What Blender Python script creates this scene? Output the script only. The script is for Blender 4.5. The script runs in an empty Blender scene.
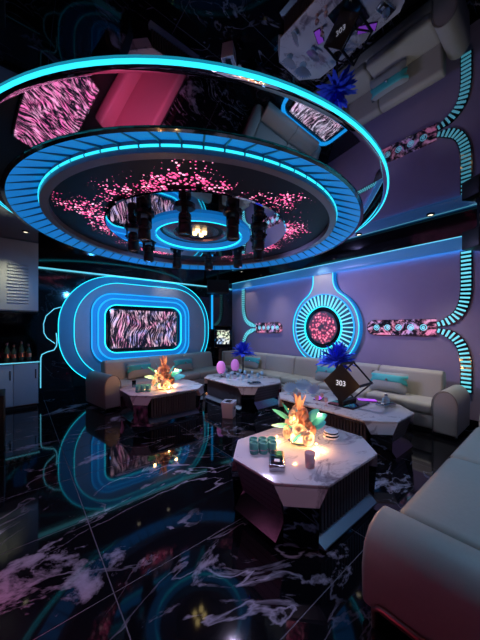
import bpy, math, random
from mathutils import Vector, Matrix
random.seed(7)
PI = math.pi
scn = bpy.context.scene
col = scn.collection

# ------------------------------------------------------------------ camera
FPX, HZ, HC = 270.0, 328.0, 1.5
YAW = math.atan(222 / FPX)
FW = (math.sin(YAW), math.cos(YAW)); RT = (FW[1], -FW[0])
cam_d = bpy.data.cameras.new('camera'); cam = bpy.data.objects.new('camera', cam_d); col.objects.link(cam)
cam.location = (0, 0, HC); cam.rotation_euler = (PI / 2, 0, -YAW)
cam_d.sensor_fit = 'HORIZONTAL'; cam_d.sensor_width = 36; cam_d.lens = FPX / 480 * 36
cam_d.shift_y = 8 / 480; cam_d.clip_start = 0.05
scn.camera = cam

# ------------------------------------------------------------------ world, exposure
w = bpy.data.worlds.new('world'); scn.world = w; w.use_nodes = True
w.node_tree.nodes['Background'].inputs[0].default_value = (0.012, 0.02, 0.035, 1)
w.node_tree.nodes['Background'].inputs[1].default_value = 0.3
vs = scn.view_settings
vs.view_transform = 'Standard'; vs.look = 'None'; vs.gamma = 1; vs.use_curve_mapping = False
vs.exposure = 0.48

# room
XR, XL, YT, YB, H = 5.35, -1.6, 6.9, -0.78, 3.12
DC = Vector((2.181, 3.642))             # centre of the round ceiling feature


def zp(px, py, z):
    d = (HC - z) * FPX / (py - HZ); t = (px - 240) / FPX
    return Vector((d * (FW[0] + t * RT[0]), d * (FW[1] + t * RT[1]), z))


# ------------------------------------------------------------------ lamps that light the room (each sits in a fixture built below)
def spot(loc, target, color, power, angle=70, blend=0.8, size=0.05):
    l = bpy.data.lights.new('spot', 'SPOT'); l.color = color; l.energy = power
    l.spot_size = math.radians(angle); l.spot_blend = blend; l.shadow_soft_size = size
    o = bpy.data.objects.new('spot_light', l); col.objects.link(o); o.location = loc
    o.rotation_euler = (Vector(target) - Vector(loc)).to_track_quat('-Z', 'Y').to_euler()
    return o


def point(loc, color, power, size=0.04):
    l = bpy.data.lights.new('point', 'POINT'); l.color = color; l.energy = power; l.shadow_soft_size = size
    o = bpy.data.objects.new('point_light', l); col.objects.link(o); o.location = loc
    return o


# downlights recessed in the ceiling: (x, y, colour, watts, aim x, aim y, aim z, cone)
DOWN = [
    (4.55, 1.25, (1.0, 0.88, 0.68), 60, 4.85, 1.2, 0.4, 62),
    (4.55, 2.3, (0.95, 0.92, 0.9), 48, 4.85, 2.3, 0.4, 70),
    (4.95, 3.48, (1.0, 0.88, 0.74), 20, 5.25, 3.48, 2.2, 75),
    (4.85, 4.9, (1.0, 0.90, 0.75), 55, 4.85, 4.7, 0.4, 75),
    (4.95, 5.95, (1.0, 0.84, 0.66), 14, 5.35, 6.2, 1.8, 75),
    (2.95, 6.45, (1.0, 0.9, 0.75), 14, 3.1, 6.9, 2.2, 75),
    (2.2, 6.42, (0.5, 0.68, 1.0), 36, 2.4, 5.8, 0.4, 80),
    (0.1, 5.8, (1.0, 0.85, 0.5), 46, -0.4, 6.42, 2.0, 60),
    (2.9, 0.3, (0.26, 0.58, 1.0), 62, 2.4, 0.2, 0.45, 90),
    (1.15, 0.55, (0.84, 0.68, 1.0), 46, 1.85, 1.55, 0.45, 50),  # added lamp out of view, brightens the front table
    (5.05, 0.75, (1.0, 0.84, 0.62), 12, 5.35, 0.85, 2.2, 80),
]
for (x, y, c, p, ax, ay, az, an) in DOWN:
    spot((x, y, H - 0.03), (ax, ay, az), c, p, an, 1.0, 0.04)
# coloured beams of the stage lamps on the round ceiling ring
HEADR, NHEAD, HEADZ = 0.96, 10, 2.60
HEADC = [(0.55, 0.35, 1.0), (0.3, 0.5, 1.0), (0.35, 0.6, 1.0), (1.0, 0.3, 0.7), (0.45, 0.4, 1.0)]


def headpos(i):
    a = 2 * PI * (i + 0.35) / NHEAD
    return (DC.x + HEADR * math.cos(a), DC.y + HEADR * math.sin(a))


for i, tgt, c, p, an in [
    (0, (5.35, 2.3, 1.9), (0.48, 0.45, 1.0), 130, 95),
    (1, (5.35, 4.9, 1.7), (0.28, 0.42, 1.0), 95, 75),
    (9, (3.6, 2.0, 0.5), (0.7, 0.74, 1.0), 75, 65),
    (2, (3.2, 4.1, 0.4), (0.5, 0.68, 1.0), 125, 75),
    (4, (2.0, 4.6, 0.4), (0.75, 0.55, 1.0), 30, 60),
    (3, (2.2, 6.9, 1.9), (0.05, 0.40, 1.0), 115, 90),
    (5, (0.0, 6.5, 1.3), (0.08, 0.42, 1.0), 85, 60),
    (6, (-1.1, 1.2, 0.3), (1.0, 0.12, 0.35), 330, 46),
    (7, (0.2, 1.9, 0.0), (0.72, 0.62, 1.0), 120, 75),
]:
    x, y = headpos(i)
    spot((x, y, HEADZ - 0.02), tgt, c, p, an, 0.9, 0.065)

# ------------------------------------------------------------------ materials
MATS = {}


def new_mat(name):
    m = bpy.data.materials.new(name); m.use_nodes = True; MATS[name] = m
    return m, m.node_tree, m.node_tree.nodes['Principled BSDF']


def pbr(name, color, rough=0.5, metal=0.0, emit=None, es=0.0, trans=0.0, ior=1.45, noise=0.0, nscale=20, sheen=0.0, coat=0.0):
    m, nt, b = new_mat(name)
    b.inputs['Base Color'].default_value = (*color, 1); b.inputs['Roughness'].default_value = rough
    b.inputs['Metallic'].default_value = metal; b.inputs['IOR'].default_value = ior
    b.inputs['Transmission Weight'].default_value = trans; b.inputs['Coat Weight'].default_value = coat
    if emit:
        b.inputs['Emission Color'].default_value = (*emit, 1); b.inputs['Emission Strength'].default_value = es
    if noise:
        tc = nt.nodes.new('ShaderNodeTexCoord'); n = nt.nodes.new('ShaderNodeTexNoise'); n.inputs['Scale'].default_value = nscale
        n.inputs['Detail'].default_value = 4
        nt.links.new(tc.outputs['Object'], n.inputs['Vector'])
        mx = nt.nodes.new('ShaderNodeMix'); mx.data_type = 'RGBA'
        mx.inputs[6].default_value = (*[c * (1 - noise) for c in color], 1)
        mx.inputs[7].default_value = (*[min(1, c * (1 + noise)) for c in color], 1)
        nt.links.new(n.outputs['Fac'], mx.inputs[0]); nt.links.new(mx.outputs[2], b.inputs['Base Color'])
        bp = nt.nodes.new('ShaderNodeBump'); bp.inputs['Strength'].default_value = 0.06
        nt.links.new(n.outputs['Fac'], bp.inputs['Height']); nt.links.new(bp.outputs[0], b.inputs['Normal'])
    return m


def ramp(nt, stops):
    r = nt.nodes.new('ShaderNodeValToRGB')
    el = r.color_ramp.elements
    while len(el) < len(stops): el.new(0.5)
    for e, (p, c) in zip(el, stops):
        e.position = p; e.color = (*c, 1)
    return r


def marble(name, dark, light, thr, vein, scale, rough, offs=(0, 0, 0), ior=1.5, world=True):
    m, nt, b = new_mat(name); L = nt.links.new
    if world:
        g = nt.nodes.new('ShaderNodeNewGeometry'); src = g.outputs['Position']
    else:
        g = nt.nodes.new('ShaderNodeTexCoord'); src = g.outputs['Object']
    mp = nt.nodes.new('ShaderNodeMapping'); mp.inputs['Location'].default_value = offs
    mp.inputs['Rotation'].default_value = (0, 0, 0.5); mp.inputs['Scale'].default_value = (0.75, 1.35, 1)
    L(src, mp.inputs[0])
    n = nt.nodes.new('ShaderNodeTexNoise'); n.inputs['Scale'].default_value = scale; n.inputs['Detail'].default_value = 7
    n.inputs['Roughness'].default_value = 0.66; n.inputs['Distortion'].default_value = 0.9
    L(mp.outputs[0], n.inputs['Vector'])
    patch = ramp(nt, [(thr, (0, 0, 0)), (thr + 0.045, (0.6,) * 3), (thr + 0.14, (1, 1, 1))]); L(n.outputs['Fac'], patch.inputs[0])
    # veins: thin ridge lines of a second noise
    n2 = nt.nodes.new('ShaderNodeTexNoise'); n2.inputs['Scale'].default_value = scale * 1.1; n2.inputs['Detail'].default_value = 5
    n2.inputs['Distortion'].default_value = 1.3; L(mp.outputs[0], n2.inputs['Vector'])
    vr = ramp(nt, [(0.485, (0, 0, 0)), (0.5, (1, 1, 1)), (0.515, (0, 0, 0))]); L(n2.outputs['Fac'], vr.inputs[0])
    n3 = nt.nodes.new('ShaderNodeTexNoise'); n3.inputs['Scale'].default_value = scale * 0.7; L(mp.outputs[0], n3.inputs['Vector'])
    msk = ramp(nt, [(0.45, (0, 0, 0)), (0.62, (1, 1, 1))]); L(n3.outputs['Fac'], msk.inputs[0])
    mu = nt.nodes.new('ShaderNodeMath'); mu.operation = 'MULTIPLY'; L(vr.outputs[0], mu.inputs[0]); L(msk.outputs[0], mu.inputs[1])
    mu2 = nt.nodes.new('ShaderNodeMath'); mu2.operation = 'MULTIPLY'; L(mu.outputs[0], mu2.inputs[0]); mu2.inputs[1].default_value = vein
    mxx = nt.nodes.new('ShaderNodeMath'); mxx.operation = 'MAXIMUM'; L(patch.outputs[0], mxx.inputs[0]); L(mu2.outputs[0], mxx.inputs[1])
    mx = nt.nodes.new('ShaderNodeMix'); mx.data_type = 'RGBA'; mx.inputs[6].default_value = (*dark, 1); mx.inputs[7].default_value = (*light, 1)
    L(mxx.outputs[0], mx.inputs[0]); L(mx.outputs[2], b.inputs['Base Color'])
    b.inputs['Roughness'].default_value = rough; b.inputs['IOR'].default_value = ior
    if name == 'floor_marble': b.inputs['Specular IOR Level'].default_value = 0.4
    return m


def streak_screen(name, strength, cols, rot, stretch, scale, seed, dens=0.52):
    """a lit picture: bright streaks on black, coordinates in the screen's own metres"""
    m, nt, b = new_mat(name); L = nt.links.new
    tc = nt.nodes.new('ShaderNodeTexCoord')
    mp = nt.nodes.new('ShaderNodeMapping'); mp.inputs['Rotation'].default_value = rot; mp.inputs['Scale'].default_value = stretch
    mp.inputs['Location'].default_value = (seed, seed * 0.7, 0)
    mp0 = nt.nodes.new('ShaderNodeTexNoise'); mp0.inputs['Scale'].default_value = 1.6; mp0.inputs['Detail'].default_value = 1
    L(tc.outputs['Object'], mp0.inputs['Vector'])
    add = nt.nodes.new('ShaderNodeVectorMath'); add.operation = 'MULTIPLY_ADD'; add.inputs[1].default_value = (0.55,) * 3
    L(mp0.outputs['Color'], add.inputs[0]); L(tc.outputs['Object'], add.inputs[2])
    L(add.outputs[0], mp.inputs[0])
    n = nt.nodes.new('ShaderNodeTexNoise'); n.inputs['Scale'].default_value = scale; n.inputs['Detail'].default_value = 3
    n.inputs['Roughness'].default_value = 0.7; L(mp.outputs[0], n.inputs['Vector'])
    r = ramp(nt, [(dens, (0, 0, 0)), (dens + 0.05, (0.25,) * 3), (dens + 0.14, (1, 1, 1))]); L(n.outputs['Fac'], r.inputs[0])
    n2 = nt.nodes.new('ShaderNodeTexNoise'); n2.inputs['Scale'].default_value = 2.6; n2.inputs['Detail'].default_value = 2
    L(tc.outputs['Object'], n2.inputs['Vector'])
    rc = ramp(nt, [(0.3 + 0.4 * i / max(1, len(cols) - 1), c) for i, c in enumerate(cols)]); L(n2.outputs['Fac'], rc.inputs[0])
    mx = nt.nodes.new('ShaderNodeMix'); mx.data_type = 'RGBA'; mx.inputs[6].default_value = (0.004, 0.004, 0.01, 1)
    L(r.outputs[0], mx.inputs[0]); L(rc.outputs[0], mx.inputs[7])
    L(mx.outputs[2], b.inputs['Emission Color']); b.inputs['Emission Strength'].default_value = strength
    b.inputs['Base Color'].default_value = (0.01, 0.01, 0.012, 1); b.inputs['Roughness'].default_value = 0.15
    return m


CY = (0.012, 0.62, 0.85)
BL = (0.004, 0.26, 0.75)
pbr('led_cyan', (0.05, 0.3, 0.4), 0.5, emit=CY, es=1.5)
pbr('led_ring', (0.05, 0.3, 0.4), 0.5, emit=(0.02, 0.56, 0.76), es=1.35)
pbr('led_blue', (0.05, 0.2, 0.4), 0.5, emit=(0.006, 0.32, 0.8), es=1.0)
pbr('led_pale', (0.3, 0.5, 0.6), 0.5, emit=(0.12, 0.62, 0.8), es=0.7)
pbr('led_rung', (0.3, 0.5, 0.6), 0.5, emit=(0.10, 0.6, 0.7), es=0.75)
pbr('led_fin', (0.3, 0.5, 0.6), 0.5, emit=(0.09, 0.58, 0.68), es=0.85)
pbr('led_pink', (0.5, 0.2, 0.3), 0.5, emit=(1.0, 0.08, 0.32), es=3.0)
pbr('painted_blue_glow', (0.03, 0.14, 0.3), 0.45, emit=(0.002, 0.13, 0.42), es=0.75)  # blue LED light on frame, band and rims painted in as emission
pbr('led_wash', (0.05, 0.2, 0.4), 0.5, emit=(0.008, 0.36, 0.9), es=6.0)
pbr('lip_panel', (0.16, 0.36, 0.6), 0.3, emit=(0.002, 0.09, 0.24), es=0.4)  # blue light on the cornice face painted in as weak emission
pbr('fin_bed', (0.012, 0.07, 0.12), 0.4)
pbr('blue_plaster', (0.06, 0.26, 0.42), 0.5, noise=0.06, nscale=9)
pbr('grey_plaster', (0.34, 0.36, 0.44), 0.55, noise=0.06, nscale=7)
pbr('wall_plaster', (0.32, 0.26, 0.40), 0.55, noise=0.05, nscale=6)
pbr('rib_metal', (0.05, 0.12, 0.18), 0.35, 0.4)
pbr('ring_white', (0.35, 0.5, 0.6), 0.4)
pbr('rim_grey', (0.16, 0.16, 0.2), 0.32, 0.1, noise=0.05)
pbr('black_gloss', (0.008, 0.008, 0.011), 0.08, ior=1.6)
pbr('black_matt', (0.012, 0.012, 0.014), 0.45)
pbr('black_metal', (0.02, 0.02, 0.024), 0.3, 0.6)
pbr('slat_black', (0.09, 0.08, 0.095), 0.3)
pbr('ceiling_mirror', (0.21, 0.22, 0.26), 0.015, 1.0)
pbr('bright_mirror', (0.6, 0.62, 0.68), 0.03, 1.0)
pbr('dark_mirror', (0.2, 0.2, 0.24), 0.05, 1.0)
pbr('smoked_mirror', (0.16, 0.15, 0.19), 0.16, 1.0)
pbr('brushed_steel', (0.32, 0.33, 0.37), 0.38, 1.0)
pbr('steel', (0.55, 0.57, 0.62), 0.22, 1.0)
pbr('bronze', (0.42, 0.2, 0.17), 0.3, 1.0)
pbr('leather', (0.40, 0.38, 0.33), 0.5, noise=0.07, nscale=45)
pbr('leather_pink', (0.6, 0.2, 0.27), 0.5, noise=0.07, nscale=30)
pbr('piping', (0.22, 0.2, 0.19), 0.5)
pbr('cushion_grey', (0.30, 0.33, 0.32), 0.7, noise=0.1, nscale=80)
pbr('cushion_teal', (0.05, 0.42, 0.42), 0.45, noise=0.1, nscale=60)
pbr('teal_cup', (0.10, 0.42, 0.38), 0.4)
pbr('grout', (0.12, 0.11, 0.135), 0.6)
pbr('glass', (0.85, 0.92, 1.0), 0.03, trans=1.0, ior=1.4)
pbr('glass_blue', (0.5, 0.78, 1.0), 0.08, trans=0.4, ior=1.4)
pbr('glass_pink', (0.95, 0.68, 0.72), 0.12, trans=0.45, ior=1.4)
pbr('glow_warm', (0.8, 0.5, 0.3), 0.5, emit=(1.0, 0.42, 0.12), es=5.0)
pbr('rose_cream', (0.85, 0.72, 0.62), 0.6, noise=0.12, nscale=40)
pbr('rose_coral', (0.85, 0.45, 0.32), 0.6, noise=0.12, nscale=40)
pbr('rose_brown', (0.6, 0.34, 0.26), 0.6, noise=0.12, nscale=40)
pbr('leaf_teal', (0.08, 0.62, 0.62), 0.5, noise=0.15, nscale=30)
pbr('pampas', (0.85, 0.5, 0.38), 0.8, noise=0.2, nscale=60)
pbr('feather_blue', (0.03, 0.09, 1.0), 0.7, noise=0.3, nscale=60, emit=(0.0, 0.01, 0.3), es=0.0)
pbr('lamp_pink', (0.9, 0.3, 0.8), 0.5, emit=(0.45, 0.14, 0.5), es=0.2)
pbr('lamp_white', (0.9, 0.9, 0.85), 0.5, emit=(1.0, 0.85, 0.6), es=2.0)
pbr('lens_gold', (0.3, 0.25, 0.1), 0.2, emit=(1.0, 0.75, 0.3), es=3.0)
pbr('lens_dark', (0.03, 0.04, 0.06), 0.08, coat=1.0)
pbr('white_plastic', (0.85, 0.83, 0.92), 0.4)
pbr('text_white', (0.85, 0.85, 0.9), 0.5, emit=(0.7, 0.75, 0.85), es=0.55)
pbr('cabinet_blue', (0.34, 0.40, 0.46), 0.4, noise=0.04, nscale=5)
pbr('bottle_dark', (0.05, 0.09, 0.06), 0.08, trans=0.4)
pbr('purple_plate', (0.16, 0.1, 0.16), 0.25, 0.6)
pbr('pink_carpet', (0.5, 0.08, 0.2), 0.6, noise=0.2, nscale=8)
pbr('purple_glow', (0.4, 0.1, 0.6), 0.4, emit=(0.45, 0.08, 0.9), es=0.6)
marble('floor_marble', (0.004, 0.004, 0.006), (0.42, 0.38, 0.47), 0.585, 0.8, 1.35, 0.05, offs=(2.345, -0.106, 0), ior=1.5)
marble('dark_marble', (0.006, 0.009, 0.012), (0.12, 0.14, 0.17), 0.70, 0.35, 1.6, 0.07, offs=(3.1, 1.2, 0.7), ior=1.7)
marble('white_marble', (0.62, 0.58, 0.62), (0.16, 0.13, 0.17), 0.56, 0.9, 3.1, 0.16, offs=(0.3, 2.2, 0.1))
PINKS = [(1.0, 0.3, 0.6), (1.0, 0.75, 0.9), (0.35, 0.45, 1.0), (0.9, 0.9, 1.0), (1.0, 0.35, 0.65)]
streak_screen('tv_picture', 0.95, [(0.15, 0.45, 0.9), (0.95, 0.3, 0.6), (0.95, 0.6, 0.8), (0.4, 0.4, 0.9), (0.95, 0.4, 0.7)], (0, -0.5, 0), (6.5, 1, 1.1), 4.5, 1.0, 0.49)
streak_screen('side_picture', 1.6, [(1.0, 0.12, 0.45), (1.0, 0.35, 0.6), (1.0, 0.15, 0.45), (1.0, 0.4, 0.65)], (0.15, 0, 0), (1, 5.5, 1.0), 5.0, 4.0, 0.48)
streak_screen('back_picture', 1.3, [(0.9, 0.45, 0.7), (0.8, 0.7, 0.9), (0.9, 0.5, 0.7)], (0, 0.9, 0), (6, 1, 1.2), 4.5, 2.0, 0.47)
streak_screen('band_picture', 0.75, [(0.95, 0.18, 0.42), (0.9, 0.35, 0.6), (0.5, 0.35, 0.8), (0.95, 0.25, 0.5)], (0.6, 0, 0), (1, 3, 3.5), 3.2, 5.0, 0.46)
streak_screen('kiosk_picture', 1.0, [(0.4, 0.8, 0.5), (0.9, 0.9, 0.7), (0.3, 0.5, 0.9)], (0, 0, 0), (3, 3, 3), 6.0, 2.5, 0.44)


def flower_screen():
    m, nt, b = new_mat('flower_picture'); L = nt.links.new
    tc = nt.nodes.new('ShaderNodeTexCoord')
    v = nt.nodes.new('ShaderNodeTexVoronoi'); v.inputs['Scale'].default_value = 17
    L(tc.outputs['Object'], v.inputs['Vector'])
    ln = nt.nodes.new('ShaderNodeVectorMath'); ln.operation = 'LENGTH'; L(tc.outputs['Object'], ln.inputs[0])
    n = nt.nodes.new('ShaderNodeTexNoise'); n.inputs['Scale'].default_value = 7; n.inputs['Detail'].default_value = 4
    L(tc.outputs['Object'], n.inputs['Vector'])
    r1 = ramp(nt, [(0.0, (1.0, 0.6, 0.68)), (0.3, (0.75, 0.1, 0.2)), (0.55, (0.06, 0.01, 0.03))]); L(v.outputs['Distance'], r1.inputs[0])
    add = nt.nodes.new('ShaderNodeMath'); add.operation = 'MULTIPLY_ADD'; add.inputs[1].default_value = 0.22
    L(n.outputs['Fac'], add.inputs[0]); L(ln.outputs['Value'], add.inputs[2])
    r2 = ramp(nt, [(0.16, (0.05,) * 3), (0.25, (1, 1, 1)), (0.40, (1, 1, 1)), (0.46, (0, 0, 0))]); L(add.outputs[0], r2.inputs[0])
    mx = nt.nodes.new('ShaderNodeMix'); mx.data_type = 'RGBA'; mx.inputs[6].default_value = (0.004, 0.01, 0.02, 1)
    L(r2.outputs[0], mx.inputs[0]); L(r1.outputs[0], mx.inputs[7]); L(mx.outputs[2], b.inputs['Emission Color'])
    b.inputs['Emission Strength'].default_value = 1.3; b.inputs['Base Color'].default_value = (0.02, 0.02, 0.03, 1)


flower_screen()


def star_panel():
    """starry print: pink lit specks that thicken round the lamp ring"""
    m, nt, b = new_mat('star_panel'); L = nt.links.new
    tc = nt.nodes.new('ShaderNodeTexCoord')
    v = nt.nodes.new('ShaderNodeTexVoronoi'); v.inputs['Scale'].default_value = 27; v.inputs['Randomness'].default_value = 1
    L(tc.outputs['Object'], v.inputs['Vector'])
    ln = nt.nodes.new('ShaderNodeVectorMath'); ln.operation = 'LENGTH'; L(tc.outputs['Object'], ln.inputs[0])
    n = nt.nodes.new('ShaderNodeTexNoise'); n.inputs['Scale'].default_value = 1.25; n.inputs['Detail'].default_value = 4
    L(tc.outputs['Object'], n.inputs['Vector'])
    n5 = nt.nodes.new('ShaderNodeTexNoise'); n5.inputs['Scale'].default_value = 9; n5.inputs['Detail'].default_value = 2
    L(tc.outputs['Object'], n5.inputs['Vector'])
    # density field: high near r = 1.15, times noise
    a = nt.nodes.new('ShaderNodeMath'); a.operation = 'SUBTRACT'; L(ln.outputs['Value'], a.inputs[0]); a.inputs[1].default_value = 1.42
    ab = nt.nodes.new('ShaderNodeMath'); ab.operation = 'ABSOLUTE'; L(a.outputs[0], ab.inputs[0])
    den = nt.nodes.new('ShaderNodeMath'); den.operation = 'MULTIPLY_ADD'; L(ab.outputs[0], den.inputs[0]); den.inputs[1].default_value = -0.55
    L(n.outputs['Fac'], den.inputs[2])
    thr = ramp(nt, [(0.30, (0, 0, 0)), (0.50, (1, 1, 1))]); L(den.outputs[0], thr.inputs[0])
    mul = nt.nodes.new('ShaderNodeMath'); mul.operation = 'MULTIPLY_ADD'; L(thr.outputs[0], mul.inputs[0]); mul.inputs[1].default_value = 0.85
    mul.inputs[2].default_value = 0.03
    m5 = nt.nodes.new('ShaderNodeMath'); m5.operation = 'MULTIPLY'; L(mul.outputs[0], m5.inputs[0]); L(n5.outputs['Fac'], m5.inputs[1])
    lt = nt.nodes.new('ShaderNodeMath'); lt.operation = 'LESS_THAN'; L(v.outputs['Distance'], lt.inputs[0]); L(m5.outputs[0], lt.inputs[1])
    sep = nt.nodes.new('ShaderNodeSeparateColor'); L(v.outputs['Color'], sep.inputs[0])
    rc = ramp(nt, [(0.0, (0.5, 0.03, 0.14)), (0.6, (1.0, 0.12, 0.34)), (1.0, (1.0, 0.45, 0.62))]); L(sep.outputs[0], rc.inputs[0])
    mx = nt.nodes.new('ShaderNodeMix'); mx.data_type = 'RGBA'; mx.inputs[6].default_value = (0.0, 0.0, 0.0, 1)
    L(lt.outputs[0], mx.inputs[0]); L(rc.outputs[0], mx.inputs[7]); L(mx.outputs[2], b.inputs['Emission Color'])
    b.inputs['Emission Strength'].default_value = 1.5
    b.inputs['Base Color'].default_value = (0.005, 0.008, 0.02, 1); b.inputs['Roughness'].default_value = 0.5; b.inputs['Specular IOR Level'].default_value = 0.25


star_panel()


def perforated():
    m, nt, b = new_mat('perforated'); L = nt.links.new
    tc = nt.nodes.new('ShaderNodeTexCoord')
    v = nt.nodes.new('ShaderNodeTexVoronoi'); v.inputs['Scale'].default_value = 60; v.inputs['Randomness'].default_value = 0
    L(tc.outputs['Object'], v.inputs['Vector'])
    r = ramp(nt, [(0.25, (0.02, 0.02, 0.03)), (0.35, (0.35, 0.34, 0.4))]); L(v.outputs['Distance'], r.inputs[0])
    L(r.outputs[0], b.inputs['Base Color']); b.inputs['Metallic'].default_value = 0.8; b.inputs['Roughness'].default_value = 0.3


perforated()


# ------------------------------------------------------------------ mesh helpers
class MB:
    def __init__(s): s.v = []; s.f = []

    def add(s, vs_, fs):
        n = len(s.v); s.v += [tuple(p) for p in vs_]; s.f += [tuple(i + n for i in f) for f in fs]; return s

    def box(s, x0, x1, y0, y1, z0, z1):
        return s.add([(x0, y0, z0), (x1, y0, z0), (x1, y1, z0), (x0, y1, z0), (x0, y0, z1), (x1, y0, z1), (x1, y1, z1), (x0, y1, z1)],
                     [(0, 3, 2, 1), (4, 5, 6, 7), (0, 1, 5, 4), (1, 2, 6, 5), (2, 3, 7, 6), (3, 0, 4, 7)])

    def obox(s, c, ax, ay, az):
        """box from centre and three half-axis vectors"""
        c, ax, ay, az = map(Vector, (c, ax, ay, az))
        P = [c + i * ax + j * ay + k * az for k in (-1, 1) for i, j in ((-1, -1), (1, -1), (1, 1), (-1, 1))]
        return s.add(P, [(0, 3, 2, 1), (4, 5, 6, 7), (0, 1, 5, 4), (1, 2, 6, 5), (2, 3, 7, 6), (3, 0, 4, 7)])

    def loft(s, loops, cap=True, closed=True):
        n = len(loops[0]); base = len(s.v)
        for lp in loops: s.v += [tuple(p) for p in lp]
        m = n if closed else n - 1
        for k in range(len(loops) - 1):
            for i in range(m):
                j = (i + 1) % n
                s.f.append((base + k * n + i, base + k * n + j, base + (k + 1) * n + j, base + (k + 1) * n + i))
        if cap:
            s.f.append(tuple(base + i for i in reversed(range(n))))
            s.f.append(tuple(base + (len(loops) - 1) * n + i for i in range(n)))
        return s

    def prism(s, poly, z0, z1):
        return s.loft([[(x, y, z0) for x, y in poly], [(x, y, z1) for x, y in poly]])

    def lathe(s, prof, n=24, c=(0, 0, 0), cap=False, a0=0.0, a1=2 * PI):
        full = abs(a1 - a0 - 2 * PI) < 1e-6
        k = n if full else n + 1
        loops = []
        for r, z in prof:
            loops.append([(c[0] + r * math.cos(a0 + (a1 - a0) * i / n), c[1] + r * math.sin(a0 + (a1 - a0) * i / n), c[2] + z) for i in range(k)])
        return s.loft(loops, cap, full)

    def tube(s, path, r, n=8, closed=False, cap=True):
        path = [Vector(p) for p in path]; loops = []; N = len(path)
        up = None
        for i, p in enumerate(path):
            if closed: t = path[(i + 1) % N] - path[i - 1]
            else: t = path[min(i + 1, N - 1)] - path[max(i - 1, 0)]
            t.normalize()
            if up is None:
                up = Vector((0, 0, 1)) if abs(t.z) < 0.9 else Vector((1, 0, 0))
            a = t.cross(up)
            if a.length < 1e-4: a = t.orthogonal()
            a.normalize(); b_ = a.cross(t).normalized(); up = b_
            rr = r[i] if isinstance(r, (list, tuple)) else r
            loops.append([p + a * rr * math.cos(2 * PI * k / n) + b_ * rr * math.sin(2 * PI * k / n) for k in range(n)])
        if closed: loops.append(loops[0]); cap = False
        return s.loft(loops, cap)

    def ball(s, c, r, n=10, m=6, sq=(1, 1, 1)):
        lp = []
        for j in range(1, m):
            th = PI * j / m
            lp.append([(c[0] + sq[0] * r * math.sin(th) * math.cos(2 * PI * i / n), c[1] + sq[1] * r * math.sin(th) * math.sin(2 * PI * i / n), c[2] - sq[2] * r * math.cos(th)) for i in range(n)])
        return s.loft(lp)

    def build(s, name, mat, parent=None, smooth=False, bevel=0, seg=3, world=True):
        me = bpy.data.meshes.new(name)
        vv = s.v
        if parent is not None and world:
            M = WM[parent.name].inverted(); vv = [tuple(M @ Vector(p)) for p in s.v]
        me.from_pydata(vv, [], s.f); me.update()
        o = bpy.data.objects.new(name, me); col.objects.link(o)
        me.materials.append(MATS[mat])
        if parent is not None: o.parent = parent
        WM[o.name] = WM[parent.name].copy() if parent is not None else Matrix.Identity(4)
        if smooth:
            me.shade_smooth()
        if bevel:
            b = o.modifiers.new('bevel', 'BEVEL'); b.width = bevel; b.segments = seg; b.limit_method = 'ANGLE'; b.angle_limit = math.radians(40)
            me.shade_smooth()
        return o


WM = {}


def thing(name, label, cat, loc=(0, 0, 0), rz=0.0, group=None, kind=None):
    o = bpy.data.objects.new(name, None); col.objects.link(o); o.empty_display_size = 0.1
    o.location = loc; o.rotation_euler = (0, 0, rz)
    WM[o.name] = Matrix.Translation(Vector(loc)) @ Matrix.Rotation(rz, 4, 'Z')
    tag(o, label, cat, group, kind)
    return o


def tag(o, label=None, cat=None, group=None, kind=None):
    if label: o['label'] = label
    if cat: o['category'] = cat
    if group: o['group'] = group
    if kind: o['kind'] = kind
    return o


def share(src, name, parent, mw):
    """another piece with the same mesh; mw = its matrix in the parent's frame"""
    o = bpy.data.objects.new(name, src.data); col.objects.link(o); o.parent = parent; o.matrix_local = mw
    return o


def dup(root, loc, rz, label=None):
    r = root.copy(); col.objects.link(r); r.location = loc; r.rotation_euler = (0, 0, rz)
    if label: r['label'] = label
    WM[r.name] = Matrix.Translation(Vector(loc)) @ Matrix.Rotation(rz, 4, 'Z')
    for ch in list(root.children):
        c = ch.copy(); col.objects.link(c); c.parent = r
        for g in ch.children:
            d = g.copy(); col.objects.link(d); d.parent = c
    return r


def rrect(cx, cz, hw, hh, r, n=10):
    P = []
    for sx, sz, a0 in ((1, 1, 0), (-1, 1, PI / 2), (-1, -1, PI), (1, -1, 3 * PI / 2)):
        for i in range(n + 1):
            a = a0 + PI / 2 * i / n
            P.append((cx + sx * (hw - r) + r * math.cos(a), cz + sz * (hh - r) + r * math.sin(a)))
    return P


def resample(P, n, closed=True):
    Q = [Vector((*p, 0)) for p in P]
    if closed: Q.append(Q[0])
    L = [0]
    for a, b in zip(Q, Q[1:]): L.append(L[-1] + (b - a).length)
    out = []
    m = n if closed else n - 1
    k = 0
    for i in range(n):
        t = L[-1] * i / m
        while k < len(L) - 2 and L[k + 1] < t: k += 1
        u = (t - L[k]) / max(1e-9, L[k + 1] - L[k])
        p = Q[k].lerp(Q[k + 1], min(1, u)); out.append((p.x, p.y))
    return out


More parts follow.
